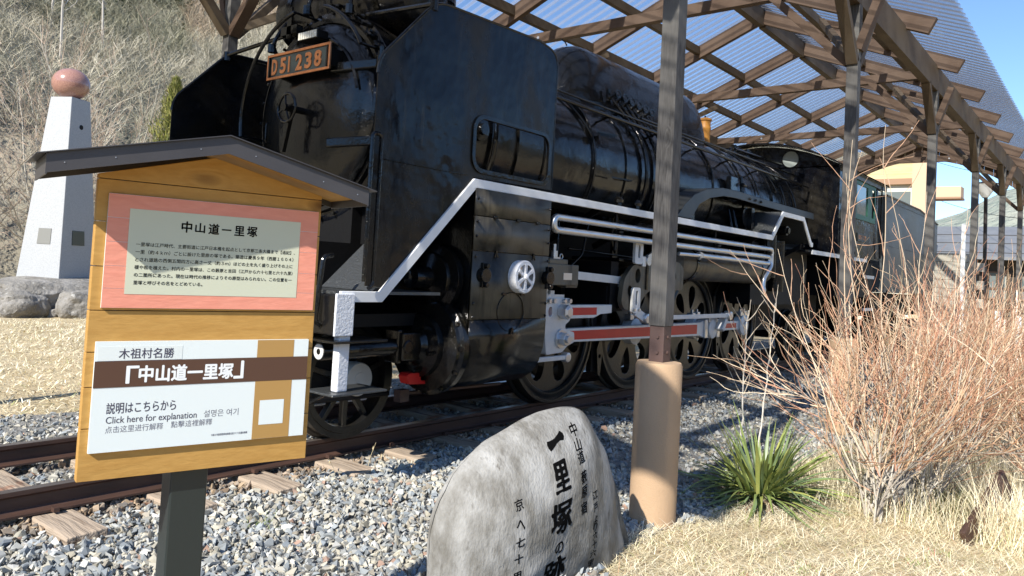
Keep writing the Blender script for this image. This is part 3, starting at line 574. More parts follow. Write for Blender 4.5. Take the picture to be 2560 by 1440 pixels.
MB().lathe([(.60, -2.662), (.612, -2.668), (.625, -2.655)], (0, 0, BZ), XA, 40, a0=-.1, a1=1.35).build('door_lip', K, door, smooth=True)
# number plate
pl = B('number_plate', M['postm'], loco, (-2.775, -2.765, -.405, .405, 2.765, 2.962))
B('plate_rim', M['copper'], pl, (-2.786, -2.77, -.412, .412, 2.948, 2.968), (-2.786, -2.77, -.412, .412, 2.760, 2.780), (-2.786, -2.77, -.412, -.392, 2.78, 2.948), (-2.786, -2.77, .392, .412, 2.78, 2.948), bevel=.002)
PO, PU, PW, PN = (-2.775, .412, 2.76), (0, -1, 0), (0, 0, 1), (-1, 0, 0)
lettering([('D', PO, PU, PW, PN, .060, .135, .037, .166, .035), ('5', PO, PU, PW, PN, .175, .255, .037, .166, .035), ('I', PO, PU, PW, PN, .285, .306, .037, .166, .035),
           ('2', PO, PU, PW, PN, .385, .47, .037, .166, .035), ('3', PO, PU, PW, PN, .505, .59, .037, .166, .035), ('8', PO, PU, PW, PN, .625, .712, .037, .166, .035)], M['copper'], pl, 'raised_numerals', 'copper characters D51 238', depth=.006)
B('plate_bracket', KD, pl, (-2.765, -2.62, -.39, -.36, 2.80, 2.93), (-2.765, -2.62, .36, .39, 2.80, 2.93))
for y in (-.379, .379): B('plate_slide', K, pl, (-2.792, -2.777, y-.007, y+.007, 2.782, 2.945))
# lamp above the plate
lp = B('marker_lamp', KD, loco, (-2.765, -2.66, -.215, .035, 3.035, 3.105), bevel=.008)
B('lamp_lens', mat('lamp_lens', (.85, .82, .72), .25, c2=(.62,.60,.5), sc=60), lp, *[(-2.772, -2.765, -.205+.0295*i, -.181+.0295*i, 3.042, 3.098) for i in range(8)])
# feed water heater, chimney, fittings on the smokebox top
mb = MB(); mb.lathe([(0.0, -.86), (.16, -.85), (.26, -.81), (.30, -.74), (.30, .74), (.26, .81), (.16, .85), (0, .86)], (-2.22, 0, 3.46), YA, 40); mb.build('feedwater_heater', KM, loco, smooth=True)
for y in (-.55, 0, .55): MB().lathe([(.285, y-.03), (.312, y-.03), (.312, y+.03), (.285, y+.03)], (-2.22, 0, 3.46), YA, 40).build('heater_strap', K, loco, smooth=True)
MB().lathe([(.30, 0), (.235, .12), (.225, .42), (.26, .45), (.26, .50), (.20, .50), (.20, .1)], (-1.40, 0, 3.30), (0, 0, 1), 36).build('chimney', K, loco, smooth=True)
for y in (.62, .15, -.4):
    zt = BZ+math.sqrt(max(.86**2-y*y, 0)); mb = MB().tube(fillet([(-2.50, y, zt-.10), (-2.62, y, zt+.05), (-2.56, y*.9, zt+.22), (-2.45, y*.9, 3.42)], .06, closed=False), .018, 8); mb.cyl((-2.62, y, zt-.01), (-2.62, y, zt+.06), .035, 8); mb.build('heater_pipe', K, loco, smooth=True)
for s in (-1, 1):
    MB().tube([(-2.62, s*1.33, 3.14), (-2.52, s*.50, 3.235)], .019, 8).cyl((-2.62, s*1.335, 3.09), (-2.62, s*1.335, 3.17), .03, 10).build('deflector_stay', K, loco, smooth=True)
    MB().tube([(-1.6, s*.72, BZ+.45), (-1.6, s*1.33, BZ+.45)], .019, 8).build('deflector_stay', K, loco, smooth=True)
B('number_mast', K, loco, (-2.66, -2.645, .30, .36, 3.14, 3.40), (-2.66, -2.60, .22, .44, 3.17, 3.24))
mb = MB()
for y, z in ((-.52, 3.20), (-.6, 3.12), (-.66, 3.02), (-.30, 3.31), (-.2, 3.33), (-.75, 2.93)):
    mb.lathe([(0, -.03), (.02, -.03), (.024, 0), (.012, .03), (.012, .07), (0, .07)], (-2.58, y, z), (-1, 0, 0), 8)
mb.build('pipe_unions', K, loco, kind='stuff')
# deflectors
for s in (-1, 1):
    out = fillet([(-3.095, 1.16), (-3.095, 2.64), (-2.60, 3.165), (-1.40, 3.205), (-1.14, 3.16), (-1.14, 2.0), (-2.12, 1.985), (-2.95, 1.16)], [0, .10, .12, 0, .22, 0, 0, 0])
    win = roundrect(-2.13, -1.22, 2.055, 2.43, .09); win = [(x, z+(x+1.7)*.0) for x, z in win]
    dy = (lambda a, b, t, s=s: (a, s*(1.338+t), b))
    d = MB().sheet(out, [win], dy, .010).build('smoke_deflector', KM if s < 0 else K, loco)
    ring = roundrect(-2.165, -1.185, 2.02, 2.465, .12)
    MB().sheet(ring, [win], (lambda a, b, t, s=s: (a, s*(1.3485+t), b)), .014).build('window_rim', K, d, bevel=.003)
    pts = out[:-1]
    MB().tube([(p[0], s*1.343, p[1]) for p in out[1:-2]], .011, 8).build('edge_bead', K, d, smooth=True)
    MB().tube([(p[0], s*1.354, p[1]+.0) for p in [(-3.0, 1.99), (-2.2, 1.99)]], .004, 6).build('seam', K, d)
# handrail loops on the front edge of the near deflector
for s in (-1, 1):
    P = fillet([(-3.155, s*1.40, 1.19), (-3.155, s*1.40, 2.135), (-3.08, s*1.40, 2.135), (-3.08, s*1.40, 1.17), (-3.13, s*1.42, 1.15)], .03, closed=False)
    MB().tube(P, .014, 8).build('front_handrail', K, loco, smooth=True)
    MB().tube(fillet([(-3.27, s*1.22, 1.345), (-3.35, s*1.235, 1.335), (-3.385, s*1.235, .93), (-3.345, s*1.24, .91)], .035, closed=False), .016, 8).build('beam_handrail', K, loco, smooth=True)
# valve covering seen through the deflector window
MB().lathe([(0, -.08), (.045, -.08), (.05, -.05), (.10, -.045), (.10, 0), (0, 0)], (-1.55, -.845, 2.48), YA, 24).build('washout_plug', K, loco, smooth=True)
MB().tube([(-1.36, -.89*math.cos(a), BZ+.89*math.sin(a)) for a in [-.6+.1*i for i in range(14)]], .022, 8).build('smokebox_pipe', K, loco, smooth=True)
B('inner_plate', KM, loco, (-2.12, -1.86, -1.05, -1.03, 1.98, 2.6))
# front deck, beam, steps
B('buffer_beam', KM, loco, (-3.34, -3.21, -1.366, 1.366, .85, 1.104), bevel=.012)
B('front_deck', M['tread'], loco, (-3.32, -2.40, -1.34, 1.34, 1.105, 1.125))
MB().bar((-3.40, 0, .88), (-3.85, 0, .88), .16, .26).bar((-3.80, .03, .88), (-3.98, .06, .88), .24, .30).build('coupler', KD, loco, bevel=.03, smooth=True)
for s in (-1, 1):
    q = lambda a, b, t, s=s: (a, s*(1.345+t), b)
    MB().add([(-3.06, s*1.335, 1.13), (-2.13, s*1.335, 1.965), (-2.13, s*.85, 1.965), (-3.06, s*.85, 1.13), (-3.04, s*1.335, 1.11), (-2.11, s*1.335, 1.945), (-2.11, s*.85, 1.945), (-3.04, s*.85, 1.11)],
             [(0, 1, 2, 3), (4, 7, 6, 5), (0, 4, 5, 1), (1, 5, 6, 2), (2, 6, 7, 3), (3, 7, 4, 0)]).build('sloping_step', M['tread'], loco)
    path = [(-3.30, 1.092), (-2.975, 1.092), (-2.115, 1.94), (4.0, 1.94), (4.39, 2.30), (5.27, 2.30), (5.65, 1.94), (5.72, 1.94)]
    def offs(P, d):
        o = []
        for i, p in enumerate(P):
            p = Vector(p); a = (p-Vector(P[i-1])).normalized() if i else None; b = (Vector(P[i+1])-p).normalized() if i < len(P)-1 else None
            t = (a+b).normalized() if a is not None and b is not None else (a if b is None else b); n = Vector((-t.y, t.x)); c = n.dot(Vector((-a.y, a.x))) if a is not None else 1
            o.append(tuple(p+n*(d/c)))
        return o
    rb = MB().sheet(offs(path, .034)+offs(path, -.034)[::-1], [], q, .022).build('running_board_edge', M['white'], loco, bevel=.004)
    B('running_board', M['tread'], loco, (-2.13, 4.0, s*1.34, s*.70, 1.945, 1.968))
    MB().bar((4.0, s*1.05, 1.955), (4.39, s*1.05, 2.315), .56, .02).box(4.38, 5.28, s*1.33, s*.78, 2.31, 2.33).bar((5.27, s*1.05, 2.315), (5.65, s*1.05, 1.955), .56, .02).build('raised_board', M['tread'], loco)
    B('cab_board_edge', M['white'], loco, (5.72, 8.9, s*1.345, s*1.367, 1.80, 1.865)); B('cab_board', KD, loco, (5.6, 8.9, s*1.34, s*.8, 1.83, 1.86))
    B('step_plate', M['whiter'], loco, (-3.345, -3.20, s*1.367, s*1.384, .848, 1.112), bevel=.006, seg=3)
    B('step_leg', M['whiter'], loco, (-3.285, -3.20, s*1.30, s*1.362, .50, .86), bevel=.01, seg=3)
    B('step_tread', K, loco, (-3.36, -2.94, s*1.42, s*1.14, .805, .822), bevel=.005)
    B('step_tread', M['tread'], loco, (-3.36, -2.92, s*1.42, s*1.14, .485, .500), bevel=.005); MB().bar((-3.30, s*1.30, .49), (-3.50, s*.9, .22), .05, .012).build('step_stay', K, loco)
    B('beam_strut', KD, loco, (-3.30, -2.2, s*1.0, s*.96, .86, .95))
B('frame', KD, loco, (-3.0, 8.8, -.50, -.44, .55, 1.45), (-3.0, 8.8, .44, .50, .55, 1.45), (-2.5, 7.0, -.44, .44, .9, 1.75))
B('cross_stay', KD, loco, (-2.4, -1.2, -.9, .9, 1.1, 1.9), (4.9, 6.9, -.80, .80, 1.0, 2.3), (2.0, 4.8, -.60, .60, 1.45, 2.0), (-1.2, 2.0, -.55, .55, 1.45, 1.8), bevel=.02)
for x in (-.3, .55, 1.9, 3.6, 5.5):
    MB().bar((x, -1.30, 1.925), (x, -.70, 1.60), .03, .06).build('board_bracket', KD, loco)
# cylinders with sheet casing
casing_top = [(-1.378, 1.902), (-1.378, 1.72)]
for s in (-1, 1):
    def panel(prof, x0=-2.12, x1=-1.18, nm='casing_panel', m=KC):
        mb = MB(); n = len(prof); V = [(x0, s*-p[0], p[1]) for p in prof]+[(x1, s*-p[0], p[1]) for p in prof]
        mb.add(V, [(i, i+1, n+i+1, n+i) for i in range(n-1)]); o = mb.build(nm, m, cyl, smooth=True); md = o.modifiers.new('s', 'SOLIDIFY'); md.thickness = .012; md.offset = 0; return o
    cyl = MB().box(-2.10, -1.20, s*1.345, s*.50, .60, 1.90).cyl((-2.10, s*1.02, .72), (-1.20, s*1.02, .72), .335, 40).build('cylinder', K, loco, smooth=True)
    panel([(-1.378, 1.902), (-1.376, 1.705)]); panel([(-1.380, 1.698), (-1.378, 1.445)]); panel([(-1.376, 1.438), (-1.378, .93)])
    panel([(-1.382, .924), (-1.380, .78), (-1.365, .68), (-1.33, .57), (-1.26, .47), (-1.16, .405), (-1.02, .372), (-.88, .39), (-.76, .45)], m=K)
    if s > 0: continue
    cy = (0, -1.02, .715)
    MB().lathe([(.335, -2.10), (.375, -2.12), (.375, -2.17), (.35, -2.19), (.345, -2.22), (.24, -2.25), (.235, -2.30), (.15, -2.32), (.12, -2.36), (0, -2.36)], cy, XA, 48).build('cylinder_cover', K, loco, smooth=True)
    MB().box(-2.52, -2.34, -1.12, -.92, .62, .82).box(-2.545, -2.50, -1.09, -.95, .60, .84).cyl((-2.47, -1.13, .72), (-2.47, -1.08, .72), .05, 12).build('gland_box', K, cyl, bevel=.01)
    mb = MB()
    for i in range(12):
        a = 2*PI*i/12; mb.cyl((-2.17, -1.02+.355*math.sin(a), .715+.355*math.cos(a)), (-2.20, -1.02+.355*math.sin(a), .715+.355*math.cos(a)), .018, 6)
    for i in range(6):
        a = 2*PI*i/6+.3; mb.cyl((-2.30, -1.02+.19*math.sin(a), .715+.19*math.cos(a)), (-2.36, -1.02+.19*math.sin(a), .715+.19*math.cos(a)), .016, 6)
    mb.build('cover_bolts', K, cyl, kind='stuff')
    MB().lathe([(.0, -3.18), (.056, -3.18), (.06, -3.17), (.06, -2.5), (0, -2.5)], (0, -1.03, .712), XA, 28).build('tail_rod_tube', K, loco, smooth=True)
    MB().lathe([(.020, -3.186), (.050, -3.186), (.050, -3.176), (.020, -3.176)], (0, -1.03, .712), XA, 24).build('tube_end', M['steel'], loco)
    mb = MB(); mb.lathe([(.24, -2.10), (.26, -2.14), (.255, -2.18), (.19, -2.20), (.185, -2.23), (.085, -2.26), (.08, -2.42), (.05, -2.44), (0, -2.44)], (0, -1.05, 1.22), XA, 40); mb.build('valve_cover', K, loco, smooth=True)
    MB().sheet(fillet([(-2.43, .50), (-2.40, .44), (-2.22, .43), (-2.17, .46), (-2.17, .50), (-2.22, .52), (-2.30, .515), (-2.40, .52)], .01), [roundrect(-2.285, -2.235, .455, .495, .015)], lambda a, b, t: (a, -1.08+t, b), .09).build('drain_lever', M['red'], loco, bevel=.006, label='bright red drain cock lever')
    # wheel on the casing
    W0 = (-1.575, -1.385, 1.262)
    hw = MB().lathe([(.098, -.075), (.122, -.075), (.130, -.068), (.130, .0), (.098, .0)], W0, YA, 40, ).build('valve_wheel', M['whiter'], cyl, smooth=True)
    mb = MB()
    for i in range(6):
        a = 2*PI*i/6; mb.bar((W0[0], W0[1]-.066, W0[2]), (W0[0]+.10*math.sin(a), W0[1]-.066, W0[2]+.10*math.cos(a)), .016, .026, up=(0, 1, 0), w2=.030)
    mb.lathe([(0, -.10), (.02, -.095), (.026, -.07), (.026, -.05)], W0, YA, 16); mb.build('wheel_spokes', M['whiter'], cyl)
    MB().cyl((W0[0], W0[1]-.03, W0[2]), (W0[0], W0[1], W0[2]), .10, 30).build('wheel_dish', M['silver'], cyl)
    for x in (-2.02, -1.21):
        mb = MB().cyl((x, -1.44, 1.262), (x, -1.37, 1.262), .055, 16).box(x-.03, x+.03, -1.43, -1.40, 1.17, 1.355)
        for dz in (-.07, .07): mb.cyl((x, -1.455, 1.262+dz), (x, -1.40, 1.262+dz), .02, 8)
        mb.build('pipe_flange', K, cyl, bevel=.003)
    MB().tube([(-1.65+.165*math.cos(2*PI*i/40), -1.386, .985+.15*math.sin(2*PI*i/40)) for i in range(40)], .0045, 6, closed=True).build('inspection_hatch', K, cyl, smooth=True)
    for x, z in ((-1.75, 1.12), (-1.52, 1.12), (-1.9, 1.70), (-1.62, 1.70), (-1.36, 1.70)):
        MB().box(x-.022, x+.022, -1.40, -1.384, z-.008, z+.012).build('small_hinge', K, cyl, bevel=.003)
    for x, z in ((-1.87, 1.44), (-1.40, 1.44), (-1.63, .85)):
        MB().cyl((x, -1.40, z), (x, -1.384, z), .012, 10).bar((x, -1.395, z), (x-.018, -1.395, z-.04), .012, .008, up=(0, 1, 0)).bar((x, -1.395, z), (x+.018, -1.395, z-.04), .012, .008, up=(0, 1, 0)).build('wing_nut', K, cyl)
    mb = MB()
    for z in (1.83, 1.66, 1.55, 1.4, 1.05, .95):
        for x in (-2.10, -1.20): mb.lathe([(0, -.012), (.008, -.01), (.012, 0)], (x, -1.388, z), YA, 8)
    mb.build('rivets', K, cyl, kind='stuff')
    MB().tube([(-2.3, -.9, .34), (-1.2, -.95, .33)], .014, 6).tube([(-1.9, -.9, .34), (-1.9, -1.0, .42)], .014, 6).tube([(-1.4, -.9, .34), (-1.4, -1.0, .40)], .014, 6).box(-2.34, -2.25, -.93, -.86, .28, .37).build('drain_pipes', M['rail'], loco, smooth=True)
# wheels
def driver(x, s, ecc=0):
    y0 = s*.615; c = (x, 0, .70)
    q = lambda a, b, t: (a, s*(.61-t), b)
    holes = []
    for i in range(7):
        a = 2*PI*(i+.5)/7+.15+ecc; h = []
        for k in range(14):
            t = 2*PI*k/14; rr = .375+.155*math.cos(t); w = (.088+.044*math.cos(t))*math.sin(t)
            h.append((x+rr*math.cos(a)-w*math.sin(a), .70+rr*math.sin(a)+w*math.cos(a)))
        holes.append(h)
    w = MB().sheet(circ(x, .70, .615, 56), holes, q, .075).build('driving_wheel', M['wheel'], loco, bevel=.012)
    prof = [(.585, -.0), (.60, -.018), (.625, -.018), (.640, -.008), (.665, -.008), (.668, -.020), (.695, -.020), (.70, -.012), (.703, .085), (.730, .095), (.730, .125), (.66, .13), (.60, .11), (.585, .0)]
    MB().lathe([(r, t if s < 0 else -t) for r, t in prof], (x, s*.635, .70), YA, 72).build('tyre', M['wheel'], w, smooth=True)
    MB().lathe([(.0, -.05), (.10, -.05), (.125, -.02), (.15, .02), (.19, .04)] if s < 0 else [(.0, .05), (.10, .05), (.15, -.02), (.19, -.04)], (x, s*.615, .70), YA, 30).build('hub', M['wheel'], w, smooth=True)
    MB().cyl((x, 0, .70), (x, s*.6, .70), .09, 12).build('axle', KD, w)
    return w
for k in range(4):
    driver(1.55*k, -1, k*.4); driver(1.55*k, 1, k*.5)
def spoked(x, s, r, par, nsp=10, m=None):
    m = m or M['wheel']
    w = MB().lathe([(t0, (t if s < 0 else -t)) for t0, t in [(r-.09, 0), (r-.085, -.02), (r-.045, -.02), (r-.04, -.01), (r, -.01), (r+.002, .09), (r+.028, .10), (r+.028, .13), (r-.05, .13), (r-.09, .11), (r-.09, 0)]], (x, s*.635, r), YA, 60).build('small_wheel', m, par, smooth=True)
    mb = MB()
    for i in range(nsp):
        a = 2*PI*i/nsp+.0; mb.bar((x+.08*math.sin(a), s*.60, r+.08*math.cos(a)), (x+(r-.08)*math.sin(a), s*.60, r+(r-.08)*math.cos(a)), .05, .05, up=(0, 1, 0), w2=.035)
    mb.lathe([(0, -.03*1), (.09, -.03), (.11, .03)] if s < 0 else [(0, .03), (.09, .03), (.11, -.03)], (x, s*.63, r), YA, 24); mb.build('spokes', m, w, bevel=.004)
    MB().cyl((x, 0, r), (x, s*.6, r), .07, 12).build('axle', KD, w)
    return w
for s in (-1, 1): spoked(-2.60, s, .43, loco); spoked(7.1, s, .43, loco)
MB().lathe([(0, -.11), (.05, -.112), (.052, -.108), (.118, -.105), (.124, -.095), (.124, 0)], (-2.60, -.66, .45), YA, 40).build('axle_cap', mat('pale_cap', (.50,.48,.43), .5), loco, smooth=True, label='pale round cap on the leading axle')
MB().box(-3.0, -2.2, -.60, -.50, .30, .60).tube([(-3.1, -.7, .32), (-2.3, -.75, .32)], .02, 6).build('truck_frame', KD, loco)
# rods
WS = M['steel']; RD = M['red']; PZ = .70
pins = [1.55*k-.33 for k in range(4)]
def boss(x, y0, y1, z, r, nm, m=WS, par=None): return MB().lathe([(0, 0), (r*.55, 0), (r*.55, .0), (r*.9, .004), (r, .012), (r, abs(y1-y0))], (x, y0, z), YA, 30).build(nm, m, par or loco, smooth=True)
for a, b in zip(pins[:-1], pins[1:]):
    sr = B('side_rod', WS, loco, (a+.1, b-.1, -.86, -.80, PZ-.062, PZ+.062), bevel=.006)
    B('rod_flute', RD, sr, (a+.22, b-.22, -.8612, -.855, PZ-.032, PZ+.032))
for x in pins:
    bs = boss(x, -.90, -.78, PZ, .145, 'rod_end'); B('oil_cup', M['silver'], bs, (x-.12, x-.04, -.88, -.80, PZ+.13, PZ+.19), (x-.09, x-.06, -.86, -.83, PZ+.18, PZ+.23), bevel=.004); B('oil_cup', M['silver'], bs, (x+.02, x+.10, -.88, -.80, PZ+.13, PZ+.20), (x+.05, x+.075, -.86, -.83, PZ+.19, PZ+.235), bevel=.004)
    boss(x, -.925, -.895, PZ, .055, 'pin_cap', M['silver'])
mr = MB().sheet([(-.80, .665), (-.60, .655), (-.45, .668), (2.40, .632), (2.55, .60), (2.95, .60), (2.98, .62), (2.98, .80), (2.95, .82), (2.55, .82), (2.40, .795), (-.45, .795), (-.60, .79), (-.80, .80)], [], lambda a, b, t: (a, -1.10+t, b), .075).build('main_rod', WS, loco, bevel=.006)
MB().sheet([(-.47, .690), (2.32, .658), (2.32, .770), (-.47, .772)], [], lambda a, b, t: (a, -1.1015+t, b), .01).build('rod_flute', RD, mr)
B('big_end_strap', M['silver'], mr, (2.50, 2.58, -1.125, -1.0, .60, .83), (2.86, 2.94, -1.125, -1.0, .60, .83), (2.60, 2.84, -1.13, -1.0, .79, .86), bevel=.008)
boss(2.72, -1.14, -1.0, .71, .12, 'big_end', WS, mr)
# crosshead and slide bar
xh = MB().sheet(fillet([(-.955, 1.085), (-.585, 1.085), (-.575, .885), (-.65, .845), (-.64, .80), (-.50, .775), (-.49, .685), (-.60, .655), (-.68, .600), (-.92, .590), (-.94, .70), (-.955, .78)], .02, n=3), [circ(-.885, .965, .030, 16, .045)], lambda a, b, t: (a, -1.22+t, b), .075).build('crosshead', WS, loco, bevel=.005)
MB().cyl((-.885, -1.17, .965), (-.885, -1.16, .965), .045, 16).build('red_boss', RD, xh)
MB().tube([(-.73, -1.22, .965), (-.73, -1.31, .965)], .066, 6).lathe([(0, -.105), (.045, -.105), (.06, -.09)], (-.73, -1.22, .965), YA, 6).build('hex_nut', M['silver'], xh, bevel=.004)
MB().tube([(-.72, -1.22, .725), (-.72, -1.30, .725)], .058, 8).cyl((-.72, -1.24, .725), (-.72, -1.20, .725), .085, 24).cyl((-.72, -1.325, .725), (-.72, -1.3, .725), .035, 12).cyl((-.60, -1.27, .722), (-.60, -1.20, .722), .022, 10).build('gudgeon_nut', M['silver'], xh, bevel=.003)
mb = MB()
for x in (-.93, -.86, -.70, -.62): mb.tube([(x, -1.25, 1.06), (x, -1.21, 1.06)], .021, 6)
mb.build('head_bolts', M['silver'], xh)
B('union_link', WS, xh, (-1.10, -.62, -1.24, -1.20, .535, .575), bevel=.006); boss(-.61, -1.25, -1.19, .555, .045, 'union_pin', M['silver'], xh)
B('top_cap', WS, xh, (-.90, -.66, -1.20, -1.14, 1.085, 1.115), (-.86, -.80, -1.19, -1.15, 1.10, 1.15))
sb = MB().sheet([(-.60, .895), (-.10, .895), (.02, .93), (.22, .94), (.22, 1.02), (-.60, 1.02)], [], lambda a, b, t: (a, -1.17+t, b), .07).build('slide_bar', WS, loco, bevel=.006)
MB().sheet([(-.59, .925), (-.06, .925), (-.06, .995), (-.59, .995)], [], lambda a, b, t: (a, -1.1715+t, b), .01).build('bar_flute', RD, sb)
MB().cyl((-1.2, -1.02, .715), (-.9, -1.02, .715), .045, 16).build('piston_rod', M['silver'], loco, smooth=True)
# valve gear
vg = MB().box(-1.18, -.58, -1.29, -1.16, 1.20, 1.385).box(-1.02, -.74, -1.28, -1.17, 1.38, 1.43).box(-.74, -.56, -1.27, -1.17, 1.18, 1.30).build('valve_spindle_guide', KC, loco, bevel=.008)
B('guide_slot', M['silver'], vg, (-.82, -.69, -1.294, -1.28, 1.25, 1.31))
MB().cyl((-.875, -1.22, 1.42), (-.875, -1.22, 1.50), .032, 12).cyl((-.875, -1.22, 1.49), (-.875, -1.22, 1.56), .016, 10).box(-.92, -.82, -1.25, -1.19, 1.42, 1.445).build('oiler', M['silver'], vg, smooth=True)
MB().tube([(-.765+.022*math.cos(2*PI*i/16), -1.22, 1.455+.022*math.sin(2*PI*i/16)) for i in range(16)], .005, 6, closed=True).build('lifting_eye', M['silver'], vg, smooth=True)
MB().bar((-.60, -1.16, 1.30), (.48, -1.14, 1.262), .03, .075).build('radius_rod', WS, loco, bevel=.004)
MB().bar((-.98, -1.17, 1.20), (-.93, -1.20, 1.06), .03, .06).bar((-.98, -1.17, 1.1), (-1.02, -1.17, .56), .03, .05).cyl((-.96, -1.20, 1.16), (-.96, -1.14, 1.16), .05, 16).build('combination_lever', WS, loco, bevel=.004)
lb = MB().sheet(fillet([(.29, 1.06), (.33, 1.28), (.48, 1.42), (.72, 1.485), (1.50, 1.50), (1.63, 1.44), (1.63, 1.18), (1.02, 1.19), (.84, 1.165), (.72, 1.09), (.64, .985), (.45, .96), (.34, .985)], .06, n=5),
     [circ(.60, 1.32, .055, 20, .075), circ(.445, 1.165, .040, 18, .055), circ(1.02, 1.34, .07, 20, .075), circ(1.38, 1.34, .07, 20, .07)], lambda a, b, t: (a, -1.23+t, b), .05).build('link_bracket', KC, loco, bevel=.008)
B('bracket_web', K, lb, (.76, .80, -1.245, -1.18, 1.18, 1.48), (.3, 1.6, -1.18, -.6, 1.46, 1.49), (.35, .65, -1.18, -.7, .98, 1.02), bevel=.006)
B('bracket_plate', KD, loco, (.20, .34, -1.15, -.5, .98, 1.45), (.18, .50, -1.12, -1.08, .95, 1.2))
lk = MB().sheet(roundrect(.455, .615, 1.44, 1.70, .03), [roundrect(.515, .56, 1.50, 1.63, .02)], lambda a, b, t: (a, -1.27+t, b), .03).build('expansion_link', WS, loco, bevel=.004); MB().sheet(roundrect(.45, .60, .94, 1.20, .03), [roundrect(.505, .55, 1.02, 1.17, .02)], lambda a, b, t: (a, -1.27+t, b), .03).build('lower_link', WS, loco, bevel=.004)
mb = MB()
for x in (.47, .51, .55, .59): mb.tube([(x, -1.29, 1.685), (x, -1.26, 1.685)], .012, 6)
for x in (.47, .57): mb.tube([(x, -1.29, .975), (x, -1.26, .975)], .016, 6)
mb.build('link_bolts', M['silver'], lk)
MB().bar((.52, -1.26, .96), (.72, -1.26, .885), .03, .09).build('link_foot', WS, lk, bevel=.004); boss(.72, -1.31, -1.23, .885, .052, 'link_pin', M['silver'], lk)
MB().cyl((.66, -1.25, 1.42), (.66, -1.25, 1.52), .03, 10).bar((.64, -1.25, 1.47), (.85, -1.25, 1.56), .03, .05).cyl((.72, -1.29, 1.48), (.72, -1.2, 1.48), .05, 16).build('reverse_arm', M['silver'], lk, smooth=True)
MB().bar((.72, -1.25, .885), (2.90, -1.25, .885), .03, .048).build('eccentric_rod', WS, loco, bevel=.004)
boss(2.90, -1.29, -1.2, .885, .055, 'rod_end', M['silver']); MB().bar((2.76, -1.2, .70), (2.90, -1.2, .90), .06, .10, up=(0, 1, 0)).build('return_crank', WS, loco, bevel=.01)
# silver pipes under the running board
PY = -1.325
def pipe(P, r, nm, m=M['silver'], par=None): return MB().tube(P, r, 12).build(nm, m, par or loco, smooth=True)
hp = [(3.85, PY, 1.268), (3.84, PY, 1.33), (3.97, PY, 1.46), (4.10, PY, 1.58), (4.10, PY, 1.775), (4.02, PY, 1.79)]
pipe(fillet([(3.82, PY, 1.25), (3.84, PY, 1.38), (4.09, PY, 1.56), (4.09, PY, 1.785), (-1.05, PY, 1.785), (-1.05, PY, 1.675), (3.99, PY, 1.675), (3.99, PY, 1.585), (1.86, PY, 1.590)], .053, n=8, closed=False), .031, 'cooling_pipe')
MB().lathe([(0, 0), (.045, 0), (.05, .03), (.045, .05), (0, .05)], (1.80, PY, 1.59), XA, 6).tube([(1.80, PY, 1.59), (1.3, PY, 1.585)], .022, 8).build('pipe_union', M['silver'], loco)
MB().lathe([(.0, -.06), (.03, -.05), (.045, 0), (.03, .05), (0, .06)], (3.82, PY, 1.22), (0, 0, 1), 14).build('pipe_nozzle', M['silver'], loco, smooth=True)
for x in (.02, 2.3, 4.0): B('pipe_hanger', KD, loco, (x-.012, x+.012, -1.30, -1.28, 1.56, 1.93), (x-.02, x+.02, -1.365, -1.29, 1.72, 1.74))
MB().lathe([(0, 1.66), (.12, 1.69), (.19, 1.76), (.205, 1.85), (.205, 4.5), (.19, 4.6), (.1, 4.66), (0, 4.67)], (0, -.98, 1.50), XA, 36).build('air_reservoir', KC, loco, smooth=True)
for x in (2.1, 4.2): MB().lathe([(.20, x-.03), (.214, x-.03), (.214, x+.03), (.20, x+.03)], (0, -.98, 1.50), XA, 36).build('reservoir_strap', K, loco, smooth=True)
for p in ([(.35, -1.05, 1.9), (.35, -1.05, 1.62), (.5, -1.0, 1.55)], [(-.45, -.95, 1.85), (-.5, -.98, 1.2)], [(.0, -1.0, 1.9), (-.1, -1.0, 1.5), (-.5, -1.0, 1.25)], [(1.1, -1.1, 1.6), (1.12, -1.1, 1.5), (1.2, -1.1, 1.48)], [(-.2, -.9, 1.55), (1.8, -.9, 1.5)]):
    pipe(fillet(p, .06, closed=False), .012, 'thin_pipe', K)
for x0 in (-.9, .62): B('hanger_plate', K, loco, (x0, x0+.1, -.9, -.87, 1.2, 1.93))
for x in (.78, 2.33, 3.88): B('brake_hanger', KD, loco, (x-.04, x+.04, -.62, -.56, .25, 1.1)); 
for x in (.85, 2.4, 3.95): MB().sheet([(x-.02, .22), (x+.02, .20), (x+.05, .45), (x+.0, .62), (x-.06, .5)], [circ(x, .42, .025, 10)], lambda a, b, t: (a, -.66+t, b), .05).build('brake_block', M['wheel'], loco)
# swept cover band, boiler side fittings
top = [(1.62, 2.02), (1.80, 2.17), (2.05, 2.32), (2.40, 2.43), (2.85, 2.495), (3.3, 2.51), (4.2, 2.50), (6.5, 2.50)]; bot = [(6.5, 2.40), (4.2, 2.40), (3.3, 2.41), (2.9, 2.395), (2.5, 2.33), (2.2, 2.22), (2.02, 2.05), (1.98, 1.97), (1.62, 1.97)]
ab = MB().sheet(top+bot, [], lambda a, b, t: (a, -1.12+t, b), .02).sheet([(1.62, 1.97), (1.62, 2.03), (2.0, 2.03), (2.0, 1.97)], [], lambda a, b, t: (a, -1.12+t, b), .3).build('swept_splasher', M['band'], loco, bevel=.004)
MB().add([(x, y, z+.001) for x, z in top for y in (-1.12, -.82)], [(2*i, 2*i+1, 2*i+3, 2*i+2) for i in range(len(top)-1)]).build('splasher_top', M['band'], ab)
mb = MB()
for x in (3.75, 3.95, 4.15): mb.lathe([(0, -.02), (.016, -.016), (.022, 0)], (x, -1.125, 2.45), YA, 8)
mb.build('cover_bolts', K, ab)
